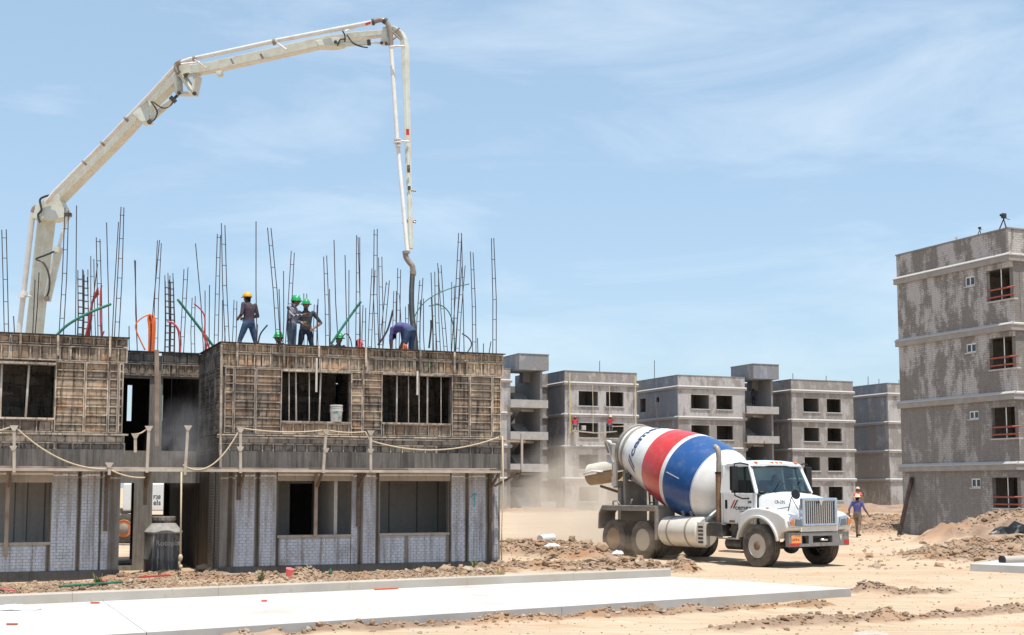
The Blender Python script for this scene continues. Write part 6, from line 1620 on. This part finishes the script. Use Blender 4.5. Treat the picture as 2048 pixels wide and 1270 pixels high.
    hv.xf(hm); m.v, b_ = m.v + hv.v, len(m.v); m.f += [tuple(i+b_ for i in f) for f in hv.f]; m.m += hv.m
    segs += [(nk+V((0,0,.03)), he, .06, 1), (he, he+V((0,0,.03)), .10, 1), (j['che'], nk-V((0,0,.02)), .12, 0), (j['wai'], j['che'], .13, 0), (j['pel']+(j['wai']-j['pel'])*.35, j['wai'], .13, 0), (j['pel'], j['pel']+(j['pel']-j['wai'])*.5, .15, 2), (j['sl'], j['sr'], .06, 0)]
    me0 = m.mesh('raw', 'skin'); ob = bpy.data.objects.new('raw', me0); col.objects.link(ob)
    rm_ = ob.modifiers.new('r', 'REMESH'); rm_.mode = 'VOXEL'; rm_.voxel_size = vox
    sm_ = ob.modifiers.new('s', 'SMOOTH'); sm_.factor = .5; sm_.iterations = 2
    dg = bpy.context.evaluated_depsgraph_get(); me = bpy.data.meshes.new_from_object(ob.evaluated_get(dg))
    body = MB(); body.v = [tuple(v.co) for v in me.vertices]; body.f = [tuple(p.vertices) for p in me.polygons]
    for f in body.f:
        c = (V(body.v[f[0]])+V(body.v[f[2]]))*.5; best = 9; bi = 0
        for a, b, r_, k in segs:
            ab = b-a; t = max(0, min(1, (c-a).dot(ab)/(ab.length_squared+1e-9))); d = (c-a-ab*t).length - r_
            if d < best: best, bi = d, k
        body.m.append(bi)
    bpy.data.objects.remove(ob); bpy.data.meshes.remove(me); bpy.data.meshes.remove(me0)
    for P, rr in fing: body.tube(P, rr, 7, m=1)
    fc = MB(); fc.ball((0,-.102,-.012), (.014,.022,.022), 8, 6, m=1); [fc.ball((sx*.078,.005,-.005), (.012,.024,.032), 8, 6, m=1) for sx in (-1,1)]
    [fc.ball((sx*.030,-.088,.018), (.013,.012,.009), 8, 6, m=5) for sx in (-1,1)]; fc.ball((0,-.092,-.058), (.026,.010,.007), 8, 4, m=5)
    fc.xf(hm); b_ = len(body.v); body.v += fc.v; body.f += [tuple(i+b_ for i in f) for f in fc.f]; body.m += fc.m
    o = body.build('person', [shirt, skin, pants, 'boots', sleeve, 'hair'], None, smooth=True)
    o.location = loc; o.rotation_euler = (0,0,rz); o.scale = (scale,)*3
    tag(o, label, 'person', group)
    hb = MB(); hb.ball((0,.012,.022), (.084,.100,.108), 16, 10); hb.v = [(p[0], p[1] if p[2] > .0 or p[1] > 0 else p[1]*.8, p[2]) for p in hb.v]; hb.v = [(p[0], max(p[1], -.085+max(0,.06-p[2])*1.4), p[2]) for p in hb.v]; hb.xf(hm); hb.build('hair', 'hair', o, smooth=True)
    if hat in ('helmet', 'cap'):
        h = MB(); prof = [(.122,.030),(.120,.06),(.108,.105),(.082,.14),(.045,.16),(.005,.165)]
        h.lathe(prof, 24, (0,0,0), (0,0,1), cap=True); h.v = [(p[0]*.92, p[1]*1.10, p[2]) for p in h.v]
        if hat == 'helmet':
            h.lathe([(.150,.020),(.152,.028),(.118,.045),(.112,.035)], 24, (0,-.012,0), (0,0,1), cap=False)
            h.prism([(-.02,.03),(.02,.03),(.02,.17),(-.02,.17)], (0,.18,0), (0,-.09,.005))
        else: h.prism([(-.075,-.09),(.075,-.09),(.06,-.18),(0,-.20),(-.06,-.18)], (0,0,.012), (0,0,.035), (1,0,0), (0,1,0))
        h.xf(hm); h.build('hard_hat' if hat == 'helmet' else 'cap', hatmat, o, smooth=True)
    elif hat == 'straw':
        h = MB(); h.lathe([(.21,.035),(.215,.045),(.12,.05),(.105,.07),(.095,.15),(.06,.17),(.005,.165)], 24, (0,0,0), (0,0,1)); h.v = [(p[0], p[1], p[2]+.35*p[0]*p[0]) for p in h.v]; h.xf(hm); h.build('straw_hat', 'straw', o, smooth=True)
    return o
def roofp(px, off, Yref=None): s = F(px, 690, off)[0]; return Lw(s, off, ROOF)
GRF = 'workers on the formwork roof'
person('man in yellow cap and dark tee standing on the roof seen from behind', roofp(497, 3.2), R(-128), dict(
  hed=(0,-.085,1.57), nek=(0,-.03,1.45), er=(-.27,.02,1.14), wr=(-.12,-.27,1.10), el=(.27,.03,1.13), wl=(.10,-.28,1.08), kl=(.20,-.10,.50), al=(.26,-.05,.09), hl=(.10,0,.90), kr=(-.18,.04,.50), ar=(-.24,.14,.09)), 'tee_dark', 'jeans', 'skin', hat='cap', hatmat='cap_yellow', scale=1.03, group=GRF)
person('man in green helmet and striped long sleeved shirt pointing on the roof', roofp(583, 3.3), R(74), dict(
  hed=(0,-.11,1.56), nek=(0,-.05,1.45), che=(0,-.03,1.29), er=(-.24,-.12,1.16), wr=(-.16,-.38,1.20), el=(.24,.0,1.12), wl=(.20,-.22,1.0), kl=(.09,-.02,.5), kr=(-.10,.0,.5)), 'shirt_stripe', 'slate', 'shirt_stripe', hat='helmet', scale=1.02, group=GRF)
person('man in green helmet and grey tee with one hand on his hip', roofp(611, 3.8), R(8), dict(
  el=(.40,.06,1.14), wl=(.22,-.06,.98), er=(-.24,-.06,1.14), wr=(-.06,-.24,1.10), kl=(.17,-.02,.5), al=(.22,.03,.09), kr=(-.15,-.02,.5), ar=(-.20,.03,.09)), 'tee_grey', 'jeans_dark', 'skin_light', 'skin_light', hat='helmet', group=GRF)
person('man in purple shirt bending over beside the black hose', roofp(815, 3.0), R(-128), dict(
  pel=(0,.10,.88), wai=(0,-.04,.99), che=(0,-.26,1.02), nek=(0,-.42,.92), hed=(0,-.52,.80), sl=(.18,-.36,.96), sr=(-.18,-.36,.96), el=(.22,-.38,.68), wl=(.18,-.40,.44), er=(-.22,-.36,.68), wr=(-.16,-.42,.44),
  hl=(.09,.10,.86), kl=(.14,.02,.48), al=(.16,.06,.09), hr=(-.09,.10,.86), kr=(-.13,.0,.48), ar=(-.16,.04,.09)), 'shirt_purple', 'jeans', 'skin', scale=1.06, group=GRF)
CR = dict(pel=(0,.12,.34), wai=(0,.04,.46), che=(0,-.06,.66), nek=(0,-.10,.81), hed=(0,-.14,.95), sl=(.18,-.08,.76), sr=(-.18,-.08,.76), el=(.24,-.22,.56), wl=(.12,-.36,.42), er=(-.24,-.22,.56), wr=(-.12,-.36,.42), hl=(.09,.10,.32), kl=(.16,-.26,.46), al=(.14,-.02,.09), hr=(-.09,.10,.32), kr=(-.16,-.26,.46), ar=(-.14,-.02,.09))
LOW = {k: (v[0], v[1], max(v[2]-(.24 if k not in ('kl','kr','al','ar') else 0), .09)) for k, v in CR.items()}
person('crouching man of whom only a green helmet shows left of the striped shirt', roofp(567, 4.1), R(-60), LOW, 'tee_grey', 'jeans', hat='helmet', vox=.025, group=GRF)
person('crouching man in green helmet below the slanting green pipe', roofp(673, 3.8), R(40), LOW, 'tee_dark', 'jeans', hat='helmet', vox=.025, group=GRF)
person('crouching man whose bare dark hair shows over the roof edge', roofp(711, 4.0), R(150), {**LOW, 'hed':(0,-.16,.66)}, 'tee_dark', 'jeans', vox=.025, group=GRF)
# walking men
p = gnd(1716, 1076, -.02)
WALK = dict(kl=(.10,-.22,.52), al=(.10,-.24,.10), kr=(-.10,.06,.50), ar=(-.10,.30,.16), el=(.30,.10,1.14), wl=(.34,-.02,.90), er=(-.30,.02,1.14), wr=(-.40,-.14,.92), hed=(0,-.08,1.58))
person('man in straw hat and purple shirt walking right of the truck', (p.x, p.y, hgt(p.x,p.y)[0]), R(150), WALK, 'shirt_purple', 'khaki', 'skin', hat='straw', scale=1.0, vox=.02)
q_ = at(1716, 1030, 74.0)
person('man in pink shirt and pale cap standing behind the straw hat man', (q_.x, q_.y, hgt(q_.x, q_.y)[0]), R(20), dict(el=(.3,-.1,1.2), wl=(.2,-.25,1.35)), 'pink_plastic', 'khaki', 'skin', hat='cap', hatmat='straw', vox=.03)
# driver
SIT = dict(pel=(0,.05,.12), wai=(0,.06,.26), che=(0,.04,.48), nek=(0,.02,.64), hed=(0,-.02,.78), sl=(.19,.03,.58), sr=(-.19,.03,.58), el=(.26,-.15,.40), wl=(.17,-.36,.42), er=(-.26,-.15,.40), wr=(-.17,-.36,.42), hl=(.09,.0,.10), kl=(.13,-.36,.12), al=(.13,-.42,-.24), hr=(-.09,.0,.10), kr=(-.13,-.36,.12), ar=(-.13,-.42,-.24))
dl = TO + HX*(-1.02) + V((-HX.y, HX.x, 0))*.45 + V((0,0,1.44))
person('driver in blue shirt behind the mixer truck windscreen', dl, atan2(HX.y, HX.x)+pi/2, SIT, 'shirt_teal', 'jeans_dark', 'skin', vox=.024)
# two plasterers on the hanging plank
for px, py, rz, lab, j, hm_ in ((1150, 861, 150, 'red shirted worker crouching at the left end of the hanging plank', CR, 'helmet_red'), (1220, 864, 120, 'red shirted worker with pale helmet at the right end of the hanging plank', {**CR, 'pel':(0,.1,.5),'hl':(.09,.1,.5),'hr':(-.09,.1,.5),'wai':(0,.05,.62),'che':(0,-.02,.84),'nek':(0,-.06,1.0),'hed':(0,-.1,1.14),'sl':(.18,-.04,.95),'sr':(-.18,-.04,.95),'el':(.26,-.25,.85),'er':(-.26,-.25,.85),'wl':(.15,-.42,.9),'wr':(-.15,-.42,.9)}, 'straw')):
    person(lab, onA(px, py, -.6)+V((0,0,.05)), R(rz)+GRID, j, 'shirt_red', 'slate', 'shirt_red', hat='helmet', hatmat=hm_, vox=.035, scale=1.05, group='plasterers on the hanging plank')
sp_ = OB + U3*(6.9+1.9) + V3*1.5 + V((0,0,3.3+5.3+.7))
person('worker in dark clothes on the open stairs of the block behind the truck', sp_, R(200), {}, 'tee_dark', 'jeans_dark', vox=.04)
# ------------------------------------------------------------------ small things on the ground
plain('rod_red', (0.50,0.10,0.05), .6, var=.2); plain('pvc_white', (0.66,0.65,0.63), .5, var=.1); plain('weed', (0.16,0.17,0.07), .8, var=.3); plain('dry_grass', (0.42,0.36,0.22), .9, var=.2)
def stick(px, py, px2, py2, r, mat, name, label, cat, z=.17):
    a = gnd(px, py, z); b = gnd(px2, py2, z); a.z = b.z = z + r
    m = MB(); m.tube([a, b], r, 8); return tag(m.build(name, mat, None, auto=40), label, cat)
stick(749,1180,796,1178,.015,'rod_red','plastic_rod','long red rod lying on the white slab against the kerb','rod',.163)
stick(181,1207,199,1207,.014,'rod_red','plastic_rod','short orange rod on the slab near the left kerb','rod',.163)
stick(13,1250,35,1250,.014,'rod_red','plastic_rod','short orange rod at the lower left corner of the slab','rod',.163)
stick(523,1203,534,1203,.014,'rod_red','plastic_rod','tiny orange rod in the middle of the slab','rod',.163)
stick(118,1175,245,1166,.022,'green_plastic','plastic_pipe','pale green pipe lying at the foot of the left block','pipe',.12)
stick(390,1154,512,1151,.03,'timber','timber_batten','timber batten lying at the foot of the block corner','timber',.12)
stick(280,1156,340,1152,.02,'red_plastic','plastic_rod','dark red rod lying in front of the water tank','rod',.12)
stick(115,1187,150,1187,.018,'red_plastic','plastic_rod','red rod lying left of the red can','rod',.13)
stick(2,1180,30,1182,.015,'pink_plastic','plastic_rod','pink rod at the far left foot of the wall','rod',.12)
def lathe_thing(px, py, prof, mat, name, label, cat, z=0, ax=(0,0,1), dz=0.0):
    p = gnd(px, py, z); m = MB(); m.lathe(prof, 18, (0,0,0), ax); o = m.build(name, mat, None, auto=40); o.location = p+V((0,0,dz)); return tag(o, label, cat)
lathe_thing(202,1171,[(.05,-.11),(.055,-.10),(.055,.10),(.05,.11)],'red_plastic','drink_can','red can lying on the green pipe by the left block','can',.08,(1,.1,.05),.06)
lathe_thing(577,1154,[(.05,0),(.075,.1),(.085,.16),(.03,.17)],'pink_plastic','plastic_cup','crushed pink cup on the rubble below the first lower window','cup',.18,(.2,-.2,.9),.02)
lathe_thing(661,1149,[(.03,0),(.035,.02),(.035,.09),(.012,.12),(.012,.14)],'green_plastic','plastic_bottle','small green bottle in the rubble below the lower window post','bottle',.12)
o = lathe_thing(1080,1079,[(.10,0),(.13,.0),(.13,.6),(.10,.6),(.098,.02)],'pvc_white','drain_pipe','short white drain pipe on the spoil heap left of the truck','pipe',.45,(.66,.74,.05),.0)
m = MB(); m.lathe([(.098,.012),(.09,.02)], 18, (0,0,0), (.66,.74,.05)); m.build('pipe_bore', 'mirror_black', o)  # black disc painted as the shade inside the pipe
p = gnd(2003,1120,.24); m = MB(); m.lathe([(.075,0),(.092,0),(.092,3.0),(.075,3.0),(.073,.02)], 22, (0,0,0), (.95,.28,.02)); o = m.build('drain_pipe', 'kerb_concrete', None, auto=40); o.location = p; tag(o, 'pale concrete pipe lying at the right picture edge', 'pipe')
m = MB(); m.lathe([(.07,-.012),(.105,-.012),(.105,.05),(.094,.052)], 22, (0,0,0), (.95,.28,.02)); m.build('pipe_collar', 'mirror_black', o, auto=40)
q = [gnd(1940,1134,.10), gnd(2300,1150,.10), gnd(2300,1122,.10), gnd(2010,1124,.10)]
m = MB(); m.add([V((v.x,v.y,-.1)) for v in q]+[V((v.x,v.y,.10+hgt(*g2(1990,1130))[0])) for v in q], [(4,5,6,7),(0,1,5,4),(1,2,6,5),(2,3,7,6),(3,0,4,7)]); o = m.build('pavement_slab', 'road_concrete'); tag(o, 'white concrete slab corner at the right picture edge', 'slab', kind='structure')
crumple('plastic_sheet', 28, 1219, .75, .3, .09, 'plastic_sheet', 'crumpled white sheet on the slab at the far left', 'sheet', .165, seed=5)
crumple('plastic_sheet', 770, 1247, .55, .25, .08, 'plastic_sheet', 'crumpled white paper on the dirt in front of the slab', 'sheet', .05, seed=6)
crumple('cement_sack', 1298, 1220, .42, .3, .12, 'rubble', 'brown lump of set cement beside the slab front edge', 'lump', .08, seed=8)
crumple('plastic_sheet', 1742, 1268, .45, .2, .06, 'kerb_concrete', 'white scrap half buried at the lower right edge', 'sheet', .04, seed=12)
crumple('plastic_sheet', 1236, 1108, .3, .22, .12, 'plastic_sheet', 'blue white plastic scrap on the spoil heap by the truck', 'sheet', .22, seed=10)
crumple('plastic_sheet', 1105, 1092, .4, .25, .1, 'plastic_sheet', 'grey plastic scrap on the spoil heap by the building corner', 'sheet', .42, seed=11)
crumple('dark_sack', 2030, 1068, 1.3, .6, .35, 'mirror_black', 'crumpled black sheet on the heap at the right edge', 'sheet', .75, seed=13)
def tuft(px, py, h, n, mat, label, z=.08):
    p = gnd(px, py, z); m = MB(); r_ = random.Random(int(px))
    for i in range(n):
        a = r_.uniform(0, 6.28); l = h*r_.uniform(.5,1.1); b = V((r_.uniform(-.06,.06), r_.uniform(-.06,.06), 0)); tip = b + V((cos(a)*l*.5, sin(a)*l*.5, l)); mid = b.lerp(tip,.5)+V((0,0,l*.12)); sd = V((-sin(a),cos(a),0))*.012
        m.add([b-sd,b+sd,mid+sd*.8,mid-sd*.8,tip], [(0,1,2,3),(3,2,4)])
    o = m.build('weed_tuft', mat); o.location = p; return tag(o, label, 'weed', 'weeds at the wall foot')
tuft(195,1172,.26,26,'weed','green weed at the foot of the left block'); tuft(521,1160,.22,24,'weed','green weed near the crushed pink cup'); tuft(950,1136,.24,22,'weed','grey green weed under the blue painted arrow'); tuft(920,1138,.12,12,'weed','tiny weed left of the weed under the blue arrow'); tuft(625,1152,.34,7,'dry_grass','dry straw stalks below the first lower window'); tuft(1000,1150,.18,20,'dry_grass','dry grass at the right corner of the near building'); tuft(320,1150,.12,12,'weed','small weed in front of the water tank')

# ------------------------------------------------------------------ dust raised by the truck, smoke in the recess
def cloud(name, loc, rad, rot, dens, colr, label, sc_=1.6, seed=0.0):
    m = MB(); m.ball((0,0,0), 1.0, 20, 14); 
    t = NT(name+'_volume_%d' % len(MAT)); t.t.nodes.remove(t.b)
    v = t.n('TexCoord').outputs['Object']
    ln_ = t.n('VectorMath', operation='LENGTH', i0=v).outputs['Value']
    nz_ = t.noise(t.n('Mapping', Vector=v, Location=(seed,seed,seed)).outputs[0], sc_, 5, .6, .6)
    f = t.math('MULTIPLY', t.ramp(ln_, 1.0, .15), t.ramp(nz_, .40, .64))
    vol = t.n('VolumePrincipled', Density=t.mul(f, dens), Anisotropy=.15); vol.inputs['Color'].default_value = (*colr, 1)
    t.t.links.new(vol.outputs[0], t.o.inputs['Volume'])
    o = m.build(name, t.m, None, smooth=True); o.location = loc; o.scale = rad; o.rotation_euler = rot
    return tag(o, label, 'dust', kind='stuff')
cloud('dust_cloud', (3.2, 47.0, 1.2), (3.8, 9.0, 3.0), (0,0,.25), .42, (0.86,0.76,0.64), 'tan dust hanging in the air behind the mixer truck')
cloud('dust_cloud', (3.9, 37.6, .5), (2.2, 1.7, 1.0), (0,0,R(-57)), .6, (0.84,0.72,0.58), 'tan dust swirling round the rear wheels of the mixer truck', 2.0, 3.0)
cloud('smoke_puff', Lw(-.75, .9, 3.05), (.9,.8,1.15), (0,0,GRID), .95, (0.66,0.67,0.72), 'grey puff of dust in the recess of the near building', 2.6, 5.0)
